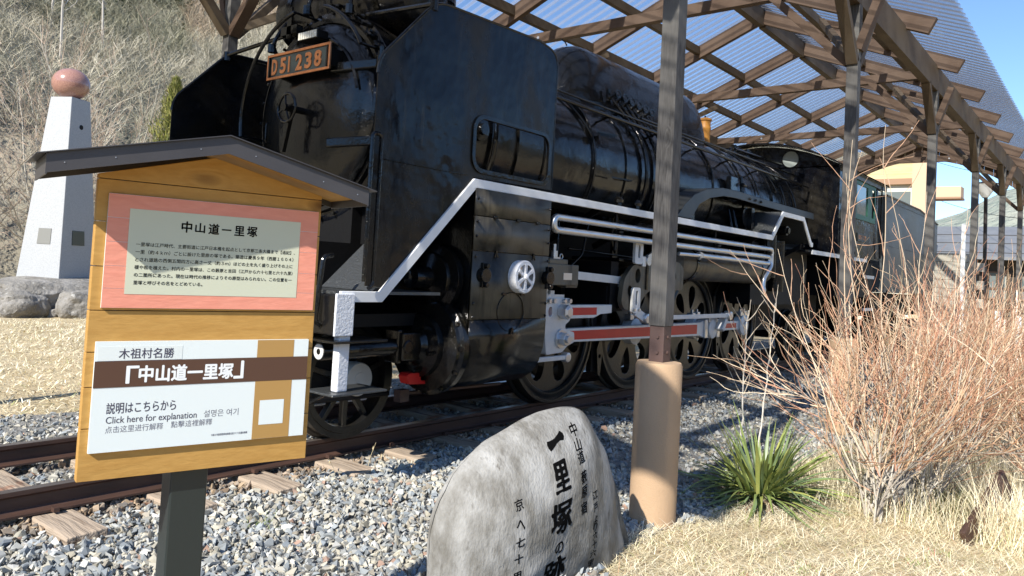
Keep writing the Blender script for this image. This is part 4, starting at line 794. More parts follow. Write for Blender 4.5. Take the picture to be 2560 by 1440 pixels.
for P, r in (([(-1.1, -.86, 2.985), (6.9, -.88, 2.985)], .019), ([(-1.1, -.80, 3.08), (2.9, -.80, 3.08)], .010), ([(1.4, -.72, 3.145), (6.8, -.74, 3.16)], .014), ([(-1.0, -.62, 3.15), (1.5, -.62, 3.16)], .009), ([(4.6, -.52, 3.30), (6.9, -.40, 3.40)], .022)):
    pipe(P, r, 'boiler_handrail' if r > .018 else 'boiler_pipe', K)
for x in (-.6, .5, 1.55, 2.6, 3.65, 4.7, 5.75, 6.6): MB().cyl((x, -.86, 2.985), (x, -.68, 2.93), .014, 8).lathe([(0, -.03), (.028, 0), (0, .03)], (x, -.86, 2.985), XA, 10).build('rail_knob', K, loco, smooth=True)
def wrap(x0, x1, a0, a1, r, n=14): return [(x0+(x1-x0)*i/n, -r*math.cos(a0+(a1-a0)*i/n), BZ+r*math.sin(a0+(a1-a0)*i/n)) for i in range(n+1)]
for x0, x1, a0, a1, rr, w in ((1.30, 1.34, 1.05, -.62, .875, .024), (1.62, 1.58, 1.05, -.62, .875, .024), (-.15, .25, 1.2, .3, .85, .013), (.25, .3, .9, -.5, .85, .013), (3.1, 3.15, 1.2, .2, .875, .012), (3.7, 4.0, 1.25, .3, .885, .011), (4.5, 4.7, 1.2, .15, .885, .012), (5.2, 5.5, 1.2, .3, .89, .012), (5.7, 5.8, 1.2, .1, .89, .012), (6.2, 6.3, 1.2, .0, .89, .012)):
    pipe(wrap(x0, x1, a0, a1, rr), w, 'sand_pipe', K)
MB().tube([(1.34, -.71, 1.98), (1.34, -.78, 2.0)], .024, 8).build('pipe_foot', K, loco)
for x, z, y, lx in ((.55, 2.33, -.98, .24), (.35, 2.78, -.90, .20), (.35, 3.14, -.66, .2)):
    MB().add([(x-.14, y, z), (x+.1, y-.10, z-.01), (x+.2, y, z), (x+.1, y+.12, z+.01), (x-.14, y, z-.015), (x+.1, y-.10, z-.025), (x+.2, y, z-.015), (x+.1, y+.12, z-.005)], [(0, 1, 2, 3), (4, 7, 6, 5), (0, 4, 5, 1), (1, 5, 6, 2), (2, 6, 7, 3), (3, 7, 4, 0)]).build('foot_step', K, loco)
for x in (.62, 1.0, 4.1, 6.2): MB().cyl((x, -.95, 1.97), (x, -.95, 2.10), .03, 10).lathe([(.045, 0), (.05, .03), (.03, .06), (0, .07)], (x, -.95, 2.08), (0, 0, 1), 10).build('drain_valve', K, loco, smooth=True)
MB().box(1.52, 1.62, -1.1, -.95, 1.97, 2.2).box(2.1, 2.16, -1.08, -1.0, 1.97, 2.28).build('splasher_stay', K, loco)
ck = MB().box(3.55, 3.78, -.93, -.86, 2.42, 2.75); ck.cyl((3.9, -.95, 2.50), (3.9, -.92, 2.78), .025, 8).cyl((3.85, -.97, 2.66), (3.95, -.97, 2.66), .03, 8); ck.build('check_valve', K, loco, bevel=.01)
MB().cyl((3.95, -1.0, 2.22), (3.95, -.80, 2.22), .13, 20).box(4.02, 4.12, -1.05, -.8, 2.05, 2.35).tube([(3.55, -.9, 2.3), (3.5, -1.0, 1.98)], .02, 8).tube([(3.7, -.9, 2.3), (3.68, -1.0, 1.98)], .02, 8).tube([(3.9, -1.0, 2.1), (3.75, -1.1, 1.98)], .015, 8).build('turbine_valve', K, loco, smooth=True)
MB().cyl((4.75, -1.10, 2.09), (4.75, -1.3, 2.09), .07, 16).cyl((4.75, -1.33, 2.09), (4.75, -1.28, 2.09), .045, 10).cyl((4.6, -1.05, 1.4), (4.6, -1.05, 2.08), .15, 24).cyl((5.0, -1.05, 1.2), (5.0, -1.05, 1.95), .13, 24).build('air_pump', K, loco, smooth=True)
B('pump_base', KD, loco, (4.2, 6.6, -1.0, -.7, 1.0, 1.9))
# dome cover
def domeprof(x):
    if x < 1.0: return math.sqrt(max(1-((1.0-x)/.68)**2, 0))
    if x > 3.55: return math.sqrt(max(1-((x-3.55)/.45)**2, 0))
    return 1
xs = [.32+.68*(1-math.cos(PI/2*i/9)) for i in range(10)]+[1.4, 1.9, 2.4, 2.9, 3.4]+[3.55+.45*math.sin(PI/2*i/6) for i in range(7)]
V = []; n = 24
for x in xs:
    f = max(domeprof(x), .02)
    for k in range(n+1):
        a = PI*k/n; yy = -.47*math.copysign(abs(math.cos(a))**.85, math.cos(a))*(.35+.65*f if f < 1 else 1); V.append((x, yy, 2.95+(1.02*math.sin(a)**.75)*(f**.8)))
mb = MB().add(V, [(i*(n+1)+k, i*(n+1)+k+1, (i+1)*(n+1)+k+1, (i+1)*(n+1)+k) for i in range(len(xs)-1) for k in range(n)])
dome = mb.build('dome_cover', K, loco, smooth=True)
MB().tube([(.86, 0, 3.96), (.82, 0, 3.995), (.76, .01, 4.01)], .008, 6).build('dome_hook', K, dome)
pipe([(1.45, -.475*math.cos(a), 2.95+1.025*math.sin(a)**.75) for a in [.05+.1*i for i in range(30)]], .006, 'dome_seam', K, dome)
for i in range(6):
    x = 1.02+.16*i; z = 3.34-.012*i; mb = MB()
    mb.lathe([(0, -.05), (.026, -.045), (.03, -.02), (.016, 0), (.016, .05), (.03, .055), (.03, .075), (0, .08)], (x, -.54, z), (0, -1, .3), 10)
    mb.tube([(x+.055*math.cos(2*PI*k/10), -.63, z+.02+.04*math.sin(2*PI*k/10)) for k in range(10)], .007, 5, closed=True); mb.cyl((x, -.50, z-.04), (x, -.50, z+.09), .022, 8)
    mb.tube(fillet([(x, -.55, z-.02), (x+.03, -.62, z-.12), (x+.10, -.70, z-.24), (x+.14, -.76, z-.34)], .04, closed=False), .013, 6); mb.build('sand_valve', K, loco, smooth=True)
# safety valves
for x, y in ((4.30, -.16), (4.44, .02)):
    sv = MB().lathe([(.085, 3.3), (.085, 3.58), (.092, 3.60), (.092, 3.63), (.085, 3.65), (.085, 3.72), (.10, 3.735), (.10, 3.76), (.06, 3.775), (.0, 3.775)], (x, y, -.03), (0, 0, 1), 24).build('safety_valve', M['brass'], loco, smooth=True, label='ochre yellow safety valve')
    MB().cyl((x, y, 3.74), (x, y, 3.78), .014, 6).build('valve_stud', KD, sv)
for x, y, h in ((5.35, -.20, .16), (5.55, -.1, .2), (5.75, -.25, .18), (5.1, -.3, .1)):
    zb_ = BZ+math.sqrt(.87**2-y*y); MB().cyl((x, y, zb_-.05), (x, y, zb_+h), .04, 10).cyl((x, y-.07, zb_+h*.7), (x, y+.07, zb_+h*.7), .025, 8).tube([(x, y, zb_+h*.8), (x+1.2, y-.1, zb_+h*.7)], .014, 6).build('steam_fitting', K, loco, smooth=True)
# cab
cabz = lambda y: 3.77-.195*y*y
cab = MB().box(7.0, 7.02, -1.355, 1.355, 1.86, 3.36).sheet([(-1.35, 3.34)]+[(y, cabz(y)-.03) for y in [-1.35+.27*i for i in range(11)]]+[(1.35, 3.34)], [circ(-.53, 3.50, .145, 24), circ(.53, 3.50, .145, 24)], lambda a, b, t: (7.0+t, a, b), .02).build('cab_front', KM, loco)
for y in (-.53, .53):
    MB().cyl((7.004, y, 3.50), (7.012, y, 3.50), .144, 24).build('round_window', mat('cab_round_glass', (.33,.37,.35), .2), cab)
    MB().tube([(6.995, y+.15*math.cos(2*PI*k/24), 3.50+.15*math.sin(2*PI*k/24)) for k in range(24)], .012, 6, closed=True).build('window_ring', K, cab, smooth=True)
ys = [-1.47+.147*i for i in range(21)]
MB().add([(x, y, cabz(y)+dz) for dz in (0, -.025) for x in (6.72, 10.05) for y in ys], [(i, i+1, 22+i, 21+i) for i in range(20)]+[(42+i, 63+i, 64+i, 43+i) for i in range(20)]+[(i, 42+i, 43+i, i+1) for i in range(20)]+[(21+i, 22+i, 64+i, 63+i) for i in range(20)]).build('cab_roof', K, loco, smooth=True)
for s in (-1, 1):
    q = lambda a, b, t, s=s: (a, s*(1.355+t), b)
    cs = MB().sheet([(7.0, 1.86), (7.0, 3.37), (9.75, 3.37), (9.75, 3.22), (9.55, 3.22), (9.55, 2.45), (9.75, 1.86)], [[(7.95, 2.60), (9.25, 2.60), (9.25, 3.20), (7.95, 3.20)]], q, .012).build('cab_side', KM, loco)
    MB().sheet([(7.9, 2.55), (9.3, 2.55), (9.3, 3.25), (7.9, 3.25)], [[(7.99, 2.64), (8.72, 2.64), (8.72, 3.17), (7.99, 3.17)], [(9.02, 2.64), (9.22, 2.64), (9.22, 3.17), (9.02, 3.17)]], lambda a, b, t, s=s: (a, s*(1.368+t), b), .02).build('window_frame', M['green'], cs)
    B('window_pane', M['glass'], cs, (7.99, 8.72, s*1.365, s*1.37, 2.64, 3.17)); B('rain_gutter', K, cs, (6.9, 10.0, s*1.37, s*1.40, 3.30, 3.36)); B('eave_strip', M['greyblk'], cs, (7.3, 10.02, s*1.40, s*1.415, 3.24, 3.345))
    pipe([(9.6, s*1.42, 3.3), (9.62, s*1.42, 1.9)], .016, 'cab_handrail', K); B('cab_pipe', K, cs, (7.4, 7.48, s*1.38, s*1.48, 1.9, 2.5))
    B('cab_tank', KD, loco, (7.3, 9.6, s*1.3, s*.7, 1.15, 1.8))
B('cab_step', M['white'], loco, (8.7, 9.35, -1.39, -1.36, 1.50, 1.56), (8.7, 9.35, -1.39, -1.36, .9, .95)); B('cab_back', KD, loco, (9.4, 9.42, -1.3, 1.3, 1.5, 2.4))
cpl = B('cab_number_plate', M['postm'], loco, (8.15, 8.75, -1.385, -1.367, 2.16, 2.31))
lettering([('D51 238', (8.15, -1.385, 2.16), (1, 0, 0), (0, 0, 1), (0, -1, 0), .05, .55, .035, .115, .01)], M['copper'], cpl, 'raised_numerals', depth=.003)

# ================================================================ TENDER
tender = thing('coal_tender', 'faded grey-black coal tender coupled behind the locomotive cab', 'tender', (10.2, 0, 0))
tb = MB().sheet([(10.25, 1.25), (10.25, 3.22), (12.6, 3.22), (13.4, 3.22), (15.6, 3.05), (15.6, 1.25)], [], lambda a, b, t: (a, -1.36+t, b), 2.72).build('tank', M['greyblk'], tender, bevel=.01)
for s in (-1, 1): MB().tube([(10.25, s*1.365, 3.21), (13.4, s*1.365, 3.21), (15.6, s*1.365, 3.04)], .02, 8).build('tank_bead', M['greyblk'], tb)
mb = MB()
for z in (1.35, 2.2, 3.1):
    for i in range(44): mb.lathe([(0, -.008), (.008, -.005), (.011, 0)], (10.35+.118*i, -1.362, z), YA, 6)
mb.build('rivet_rows', M['greyblk'], tb, kind='stuff')
B('tender_frame', KD, tender, (10.2, 15.9, -1.15, 1.15, .75, 1.22))
for x in (10.9, 12.5, 13.6, 15.0):
    for s in (-1, 1): spoked(x, s, .43, tender, 8)
for x in (11.7, 14.3):
    for y in (-.95, .95): B('bogie_frame', KD, tender, (x-1.1, x+1.1, y-.05, y+.05, .3, .62))
B('tender_step', KD, tender, (10.3, 10.7, -1.40, -1.2, .45, .5), (10.45, 10.55, -1.36, -1.30, .45, 1.3))
B('tender_lamp', M['white'], tender, (15.5, 15.62, -1.44, -1.37, 1.75, 2.0), bevel=.02)
coal = MB()
for i in range(160):
    c = Vector((random.uniform(10.6, 13.2), random.uniform(-1.0, 1.0), random.uniform(3.15, 3.28))); r = random.uniform(.06, .14); coal.lathe([(0, -r), (r*.9, -r*.3), (r, r*.2), (0, r)], c, (random.random(), random.random(), 1), 5)
coal.build('coal', KD, tender, kind='stuff')
# ================================================================ SIGN
ya = rad(-14.5); SU = Vector((math.cos(ya), math.sin(ya), 0)); SW = Vector((0, 0, 1)); SN = Vector((SU.y, -SU.x, 0))
KS = .74; SO = Vector((-5.608, -3.426, .342))                     # board scale and the datum of its left edge
sign = thing('information_sign', 'small roofed wooden notice board with salmon and white panels on a dark steel post', 'sign', tuple(SO+SU*.25-SN*.03+Vector((0, 0, -.63))))
def sp(u, z, n=0): return SO+(SU*u+SW*z+SN*n)*KS
UC, SP, AZ = .318, .240, 1.614
rz = lambda u: AZ-SP*abs(u-UC)                              # underside of the roof slope
cuts = [.647, .797, .915, 1.015, 1.135, 1.262, 1.392, 1.515, 1.70]
for z0, z1 in zip(cuts[:-1], cuts[1:]):
    z0 += .0012; z1 -= .0012
    L_ = [(u, z) for u, z in ((0, z0), (.675, z0))]
    top = []
    if z1 <= rz(.675): top = [(.675, z1), (0, z1)]
    else:
        zr = rz(.675)
        if z0 < zr: top = [(.675, zr)]
        else: L_ = [(UC-(AZ-z0)/SP, z0), (UC+(AZ-z0)/SP, z0)]
        top += [(UC, AZ)] if z1 > AZ else [(UC+(AZ-z1)/SP, z1), (UC-(AZ-z1)/SP, z1)]
        if z0 < zr: top.append((0, zr))
    MB().sheet([p for p in L_+top], [], lambda a, b, t: sp(a, b, -t), .035).build('plank', M['board'], sign, bevel=.0015)
# roof: two metal-clad slopes with boarded soffit
for s in (-1, 1):
    uA, uB = UC, UC+s*.458
    def slab(dz0, dz1, n0, n1, ub=uB): return [sp(u, AZ-SP*abs(u-UC)+dz, n) for u, dz, n in ((uA, dz0, n0), (ub, dz0, n0), (ub, dz1, n0), (uA, dz1, n0), (uA, dz0, n1), (ub, dz0, n1), (ub, dz1, n1), (uA, dz1, n1))]
    FC = [(0, 1, 2, 3), (4, 7, 6, 5), (0, 4, 5, 1), (1, 5, 6, 2), (2, 6, 7, 3), (3, 7, 4, 0)]
    MB().add(slab(.000, .052, .142, .136), FC).add(slab(0, .050, -.155, -.149), FC).build('roof_fascia', M['roofm'], sign)
    MB().add(slab(.0525, .0555, .152, -.165, UC+s*.486), FC).build('roof_plate', M['roofm'], sign)
    MB().add(slab(.020, .050, .1355, -.1485, uB-s*.005), FC).build('roof_board', M['board'], sign)
    e = sp(uB, rz(uB)); MB().add([sp(uB, rz(uB)-.004, .142), sp(uB+s*.004, rz(uB)-.004, .142), sp(uB+s*.004, rz(uB)+.05, .142), sp(uB, rz(uB)+.05, .142), sp(uB, rz(uB)-.004, -.155), sp(uB+s*.004, rz(uB)-.004, -.155), sp(uB+s*.004, rz(uB)+.05, -.155), sp(uB, rz(uB)+.05, -.155)], FC).build('end_cap', M['roofm'], sign)
    mb = MB()
    for k in (.08, .3, .42): c = sp(UC+s*k, AZ-SP*k+.022, .142); mb.cyl(c, c+SN*.0012, .0011, 8)
    mb.build('screws', M['silver'], sign)
MB().add([sp(.262, -.90, -.036), sp(.372, -.90, -.036), sp(.372, .70, -.036), sp(.262, .70, -.036), sp(.262, -.90, -.15), sp(.372, -.90, -.15), sp(.372, .70, -.15), sp(.262, .70, -.15)], [(0, 1, 2, 3), (4, 7, 6, 5), (0, 4, 5, 1), (1, 5, 6, 2), (2, 6, 7, 3), (3, 7, 4, 0)]).build('sign_post', M['postm'], sign, bevel=.004)
def plate(nm, u0, u1, z0, z1, n0, th, m, par): 
    P = [sp(u, z, n) for n in (n0, n0+th) for u, z in ((u0, z0), (u1, z0), (u1, z1), (u0, z1))]
    return MB().add(P, [(3, 2, 1, 0), (4, 5, 6, 7), (0, 1, 5, 4), (1, 2, 6, 5), (2, 3, 7, 6), (3, 0, 4, 7)]).build(nm, m, par)
pp = plate('explanatory_panel', .029, .663, 1.143, 1.474, .0005, .009, M['whiteprint'], sign)
zc = [1.143, 1.20, 1.265, 1.335, 1.405, 1.474]
for a, b in zip(zc[:-1], zc[1:]): plate('printed_board', .029, .663, a+.0006, b-.0006, .0097, .0008, M['pinkwood'], pp)
plate('text_field', .086, .602, 1.184, 1.434, .0108, .0006, M['olive'], pp)
def T(s, u0, u1, z0, z1, b, n): return (s, tuple(sp(0, 0, n)), tuple(SU*KS), tuple(SW*KS), tuple(SN*KS), u0, u1, z0, z1, b)
n1 = .0118
lettering([T(c, .231+i*.0394, .231+i*.0394+w, z, z2, .028, n1) for i, (c, w, z, z2) in enumerate([('中', .029, 1.375, 1.408), ('山', .028, 1.377, 1.406), ('道', .031, 1.375, 1.407), ('一', .029, 1.389, 1.393), ('里', .030, 1.376, 1.406), ('塚', .031, 1.375, 1.407)])], M['ink'], pp, 'title_lettering')
body = [('一里塚は江戸時代、主要街道に江戸日本橋を起点として京都三条大橋まで【追記】、', .108, .588, 1.325), ('一里（約４ｋｍ）ごとに設けた里旅の塚である。築造は慶長９年（西暦１６０４）', .108, .584, 1.3025),
        ('とされ道路の西側五間四方に高さ一丈（約３ｍ）ほどの土を丸く盛り上げその上に', .109, .583, 1.280), ('榎や松を植えた。村内の一里塚は、この薮原と吉田（江戸から六十七里と六十九里）', .108, .584, 1.2575),
        ('の二箇所にあった。現在は時代の推移によりその原型はみられない。この位置を一', .108, .583, 1.235), ('里塚と呼びその名をとどめている。', .108, .302, 1.2125)]
lettering([T(s, a, b, z, None, .012, n1) for s, a, b, z in body], M['ink'], pp, 'body_lettering')
wp = plate('multilingual_panel', .023, .655, .729, 1.046, .0005, .012, M['whiteprint'], sign)
plate('ochre_stripe', .485, .6055, .7295, 1.0455, .0126, .0004, M['ochreprint'], wp)
plate('brown_band', .0235, .6545, .914, .990, .0132, .0004, M['brownprint'], wp)
plate('white_square', .504, .583, .774, .852, .0132, .0004, M['whiteprint'], wp)
plate('paper_label', .029, .258, .991, 1.032, .0126, .0005, mat('label_paper', (.70,.75,.73), .6), wp)
lettering([T('木祖村名勝', .084, .234, .996, 1.026, .010, .0135)], M['inkp'], wp, 'caption_lettering')
lettering([T('「', .108, .140, .925, .974, .03, .014), T('中山道一里塚', .142, .412, .927, .974, .036, .014), T('」', .416, .444, .927, .980, .03, .014)], M['inkw'], wp, 'title_lettering')
lettering([T('説明はこちらから', .062, .250, .838, .870, .012, .0128), T('Click here for explanation', .063, .312, .8045, .830, .004, .0128)], M['inkp'], wp, 'caption_lettering')
lettering([T('설명은 여기', .333, .438, .810, .832, 0, .0128), T('点击这里进行解释', .063, .218, .783, .803, 0, .0128), T('點擊這裡解釋', .240, .359, .785, .805, 0, .0128), T('令和３年度長野県地域発元気づくり支援金事業', .359, .470, .750, .757, .01, .0128)], mat('ink_grey', (.13,.13,.17), .6), wp, 'small_lettering')

# ================================================================ ENGRAVED STONE
TO = Vector((-3.04, -2.72, 0))
stone = None
outl = [(-.62, -.45), (-.625, -.16), (-.63, .047), (-.596, .193), (-.514, .317), (-.357, .437), (-.137, .53), (.046, .579), (.185, .591), (.302, .573), (.36, .514), (.433, .409), (.507, .312), (.591, .145), (.659, -.068), (.745, -.25), (.715, -.338), (.735, -.45)]
outl = fillet(outl, .06, n=3)
cc = Vector((.06, .02)); Nr, Na = 34, 150
per = []; tot = 0; L_ = [0]
for i in range(len(outl)): tot += (Vector(outl[(i+1) % len(outl)])-Vector(outl[i])).length; L_.append(tot)
for k in range(Na):
    t = tot*k/Na; i = max(j for j in range(len(outl)) if L_[j] <= t); a = Vector(outl[i]); b = Vector(outl[(i+1) % len(outl)]); per.append(a.lerp(b, (t-L_[i])/(L_[i+1]-L_[i])))
V = []; 
def sn(p, s): return noise.noise(Vector(p)*s)
for side in (1, -1):
    for r in range(Nr+1):
        f = math.sin(r/Nr*PI/2)
        for k in range(Na):
            p = cc.lerp(per[k], f); dep = (.25 if side > 0 else (.05 if p.x < 0 else .05+.18*p.x))*max(1-f**2.3, 0)**.62
            if side > 0: dep += -.22*max(0, p.x-.46); dep -= .13*p.x*(1-f**4)*(1 if side > 0 else 0)
            q = TO+SU*p.x+SW*p.y+SN*(side*dep); amp = .022*(1 if side > 0 else 1.5)
            q = q+SN*(amp*sn((p.x, p.y, side*3), 3.5)+.007*sn((p.x, p.y, side), 11)+.0025*sn((p.x, p.y, side), 34)); V.append(q)
        if f == 0: pass
Fq = []; M1 = (Nr+1)*Na
for side in range(2):
    for r in range(Nr):
        for k in range(Na):
            a = side*M1+r*Na+k; b = side*M1+r*Na+(k+1) % Na; c = b+Na; d = a+Na; Fq.append((a, b, c, d) if side == 0 else (d, c, b, a))
for k in range(Na): a = Nr*Na+k; b = Nr*Na+(k+1) % Na; Fq.append((a, b, M1+b, M1+a))
stone = MB().add(V, Fq).build('engraved_stone', M['stone'], None, smooth=True, org=tuple(TO+Vector((0, 0, -.3))))
stone.data.polygons.foreach_set('use_smooth', [True]*len(stone.data.polygons))
tag(stone, 'rounded grey natural stone engraved with vertical black Japanese characters in front of the rail', 'monument stone')
ORG[stone.name] = TO+Vector((0, 0, -.3))
bvh = BVHTree.FromPolygons([tuple(v) for v in V[:M1]], Fq[:Nr*Na])
def carve(chars, nm):
    mb = MB()
    for s, u, z, w, h, bold, rot in chars:
        co, fs = textmesh(s, 0, 3); lo = co.min(0); hi = co.max(0); c = (lo+hi)/2; sp_ = hi-lo
        for kk in range(9 if bold > .02 else 5):
          th = kk*2*PI/(8 if bold > .02 else 4); oa_, ob_ = (bold*h*math.cos(th)*1.1, bold*h*math.sin(th)*.7) if kk else (0, 0); VV = []
          if s == '一' and w > .1:
              if kk: continue
              gx = np.linspace(-.5, .5, 19); hf = np.interp(gx, [-.5, -.44, -.3, 0, .25, .4, .5], [.05, .20, .16, .10, .13, .20, .06]); cl = .04*np.sin(gx*5)
              co = np.array([(x, cl[i]+hf[i]*t) for i, x in enumerate(gx) for t in (-1, -.33, .33, 1)]); fs = [(4*i+j, 4*i+4+j, 4*i+5+j, 4*i+1+j) for i in range(18) for j in range(3)]; c = np.zeros(2); sp_ = np.array([1., .40]); w = w*.8
          for a, b in co:
            a = (a-c[0])/sp_[0]*w*.93+oa_; b = (b-c[1])/sp_[1]*h*.93*(.25 if s == '一' and w < .08 else 1)+ob_; wob = 0 if s == '一' else .035; a += w*wob*noise.noise(Vector((a*60, b*60, u*9))); b += h*wob*noise.noise(Vector((b*60, a*60, z*9))); a, b = a*math.cos(rot)-b*math.sin(rot), a*math.sin(rot)+b*math.cos(rot); b += a*.18
            p = TO+SU*(u+a-.150)+SW*(z+b+.045)+SN*.6; hit = bvh.ray_cast(p, -SN); VV.append(hit[0]+SN*(.0016+.00012*kk) if hit[0] is not None else p-SN*.45)
          mb.add(VV, fs)
    return mb.build(nm, M['ink'], stone, kind='stuff' if 'small' in nm else None)
carve([('一', .165, .405, .170, .050, .03, .16), ('里', .150, .245, .105, .150, .035, .04), ('塚', .142, .050, .155, .165, .03, .02), ('の', .140, -.100, .060, .062, .03, 0), ('跡', .125, -.222, .165, .155, .03, .03)], 'large_inscription')
def col(st, u, zs, w, h): return [(c, u, z, w, h, .018, random.uniform(-.06, .1)) for c, z in zip(st, zs)]
carve(col('中山道薮原宿', .309, [.446, .376, .316, .223, .149, .067], .056, .064)+col('江戸より六十六里', .413, [.112, .050, -.012, -.050, -.095, -.140, -.190, -.246], .044, .045)+col('京へ七十里', -.122, [.145, .056, -.024, -.105, -.191], .050, .052), 'small_inscription')

# ================================================================ MEMORIAL OBELISK
def prism4(bot, top, dz=0): return MB().add([*bot, *top], [(3, 2, 1, 0), (4, 5, 6, 7), (0, 1, 5, 4), (1, 2, 6, 5), (2, 3, 7, 6), (3, 0, 4, 7)])
OC = Vector((.78, 13.95, 0)); 
# near vertical edge faces the viewer; left face towards the sun
def sq(c, h, ang, z): return [(c.x+h*math.cos(ang+PI/2*k), c.y+h*math.sin(ang+PI/2*k), z) for k in range(4)]
oa = rad(-108)
ob = thing('memorial_obelisk', 'tapering pale granite obelisk topped with a polished pink stone ball on the rock plinth', 'monument', (OC.x, OC.y, .56))
prism4(sq(OC, .80, oa, .50), sq(OC, .40, oa, 4.70)).build('granite_shaft', M['granite'], ob, bevel=.012)
mb = MB().lathe([(0, -.36)]+[(.40*math.cos(a), .36*math.sin(a)) for a in [-PI/2+PI*k/24 for k in range(1, 24)]]+[(0, .36)], (OC.x-.02, OC.y, 5.05), (.05, 0, 1), 48); mb.build('polished_ball', M['pinkgr'], ob, smooth=True)
def face_pt(k, u, z, out=.004):
    """point on face between corner k and k+1 at fraction u, height z"""
    h = .80-(.40)*(z-.5)/4.2; c = sq(OC, h, oa, z); a = Vector(c[k]); b = Vector(c[(k+1) % 4]); n = ((a+b)/2-Vector((OC.x, OC.y, z))).normalized(); return a.lerp(b, u)+n*out
def facequad(k, u0, u1, z0, z1, nm, m):
    P = [face_pt(k, u, z, o) for o in (-.01, .012) for u, z in ((u0, z0), (u1, z0), (u1, z1), (u0, z1))]
    MB().add(P, [(3, 2, 1, 0), (4, 5, 6, 7), (0, 1, 5, 4), (1, 2, 6, 5), (2, 3, 7, 6), (3, 0, 4, 7)]).build(nm, m, ob)
facequad(3, .38, .72, 1.33, 1.68, 'plaque', mat('grey_plaque', (.22,.22,.20), .4)); facequad(0, .30, .66, 1.33, 1.66, 'plaque', mat('dark_plaque', (.02,.035,.03), .3))
c = face_pt(0, .52, 4.05, .006); nn = (face_pt(0, .52, 4.05, .1)-c).normalized(); MB().cyl(c-nn*.02, c, .055, 24).build('round_hole', KD, ob)
def boulder(nm, c, r, seed, m=None, lab=None, cat='rock', grp=None, flat=1):
    bm = bmesh.new(); bmesh.ops.create_icosphere(bm, subdivisions=4, radius=1); V = []
    for v in bm.verts:
        p = v.co; q = Vector([math.copysign(abs(x)**.72, x) for x in p]); k = 1+.22*noise.noise(p*1.4+Vector((seed, 0, 0)))+.08*noise.noise(p*4+Vector((0, seed, 0)))+.03*noise.noise(p*11); V.append((c[0]+q.x*r[0]*k, c[1]+q.y*r[1]*k, c[2]+q.z*r[2]*k))
    Fq = [tuple(x.index for x in f.verts) for f in bm.faces]; bm.free()
    o = MB().add(V, Fq).build(nm, m or M['rock'], None, smooth=True, org=(c[0], c[1], c[2]-r[2])); o.data.polygons.foreach_set('use_smooth', [True]*len(o.data.polygons)); tag(o, lab, cat, grp); return o
boulder('rock_plinth', (.75, 13.7, .18), (1.75, 1.35, .40), 3.3, lab='broad flat-topped rough rock carrying the granite obelisk')
boulder('boulder', (-.42, 12.55, .02), (.50, .42, .30), 1.1, lab='rounded dark boulder at the left of the row before the rock plinth', grp='boulders before the plinth')
boulder('boulder', (.62, 12.15, .05), (.46, .42, .33), 5.2, lab='rounded pale boulder standing behind the sign board edge before the plinth', grp='boulders before the plinth')
boulder('boulder', (1.6, 11.7, .0), (.45, .4, .3), 8.2, lab='boulder at the right end of the row before the rock plinth', grp='boulders before the plinth')
boulder('small_boulder', (.13, 12.3, -.13), (.10, .10, .12), 2.2, lab='small pale stone wedged between the two boulders before the plinth')
boulder('boulder', (-2.0, 16.4, .5), (1.0, 1.0, 1.2), 6.2, lab='grey sloping rock at the far left edge beside the obelisk')

# ================================================================ PLANTS
def branchset(stems, m, name, parent=None, label=None, sides=3, org=None, kind=None):
    """stems: list of (points Nx3, radii N, colour)"""
    Vs = []; Fs = []; Cs = []; o = 0; ang = np.arange(sides)*2*PI/sides
    for P, R_, c in stems:
        P = np.asarray(P); R_ = np.asarray(R_); n = len(P); d = np.gradient(P, axis=0); d /= np.linalg.norm(d, axis=1)[:, None]+1e-9
        u = np.cross(d, [.31, .2, .93]); u /= np.linalg.norm(u, axis=1)[:, None]+1e-9; w = np.cross(d, u)
        V = P[:, None]+(u[:, None]*np.cos(ang)[None, :, None]+w[:, None]*np.sin(ang)[None, :, None])*R_[:, None, None]; Vs.append(V.reshape(-1, 3)); Cs.append(np.tile(c, (n*sides, 1)) if np.ndim(c) == 1 else np.repeat(c, sides, 0))
        i = np.arange(n-1)[:, None]*sides; k = np.arange(sides)[None]; Fs.append((np.stack([i+k, i+(k+1) % sides, i+sides+(k+1) % sides, i+sides+k], -1).reshape(-1, 4))+o); o += n*sides
    V = np.concatenate(Vs); off = np.array(ORG[parent.name]) if parent is not None else np.array(org if org is not None else (0, 0, 0)); return npmesh(name, V-off, np.concatenate(Fs), m, col=np.concatenate(Cs), parent=parent, kind=kind, org=None if parent is not None else org)
def wander(p, d, L, n, wig, up=0, r0=.01, r1=.002, bud=0):
    P = [np.array(p, float)]; d = np.array(d, float); d /= np.linalg.norm(d)
    for i in range(n): d = d+rng.normal(0, wig, 3)+np.array([0, 0, up]); d /= np.linalg.norm(d); P.append(P[-1]+d*L/n)
    R_ = np.linspace(r0, r1, n+1)
    if bud: R_ = R_*(1+bud*(np.arange(n+1) % 2))
    return np.array(P), R_
TW = [(.47,.27,.16), (.54,.37,.23), (.42,.21,.13), (.60,.46,.31), (.64,.53,.38), (.38,.22,.14)]; BK = [(.44,.40,.33), (.36,.32,.27), (.50,.46,.39)]
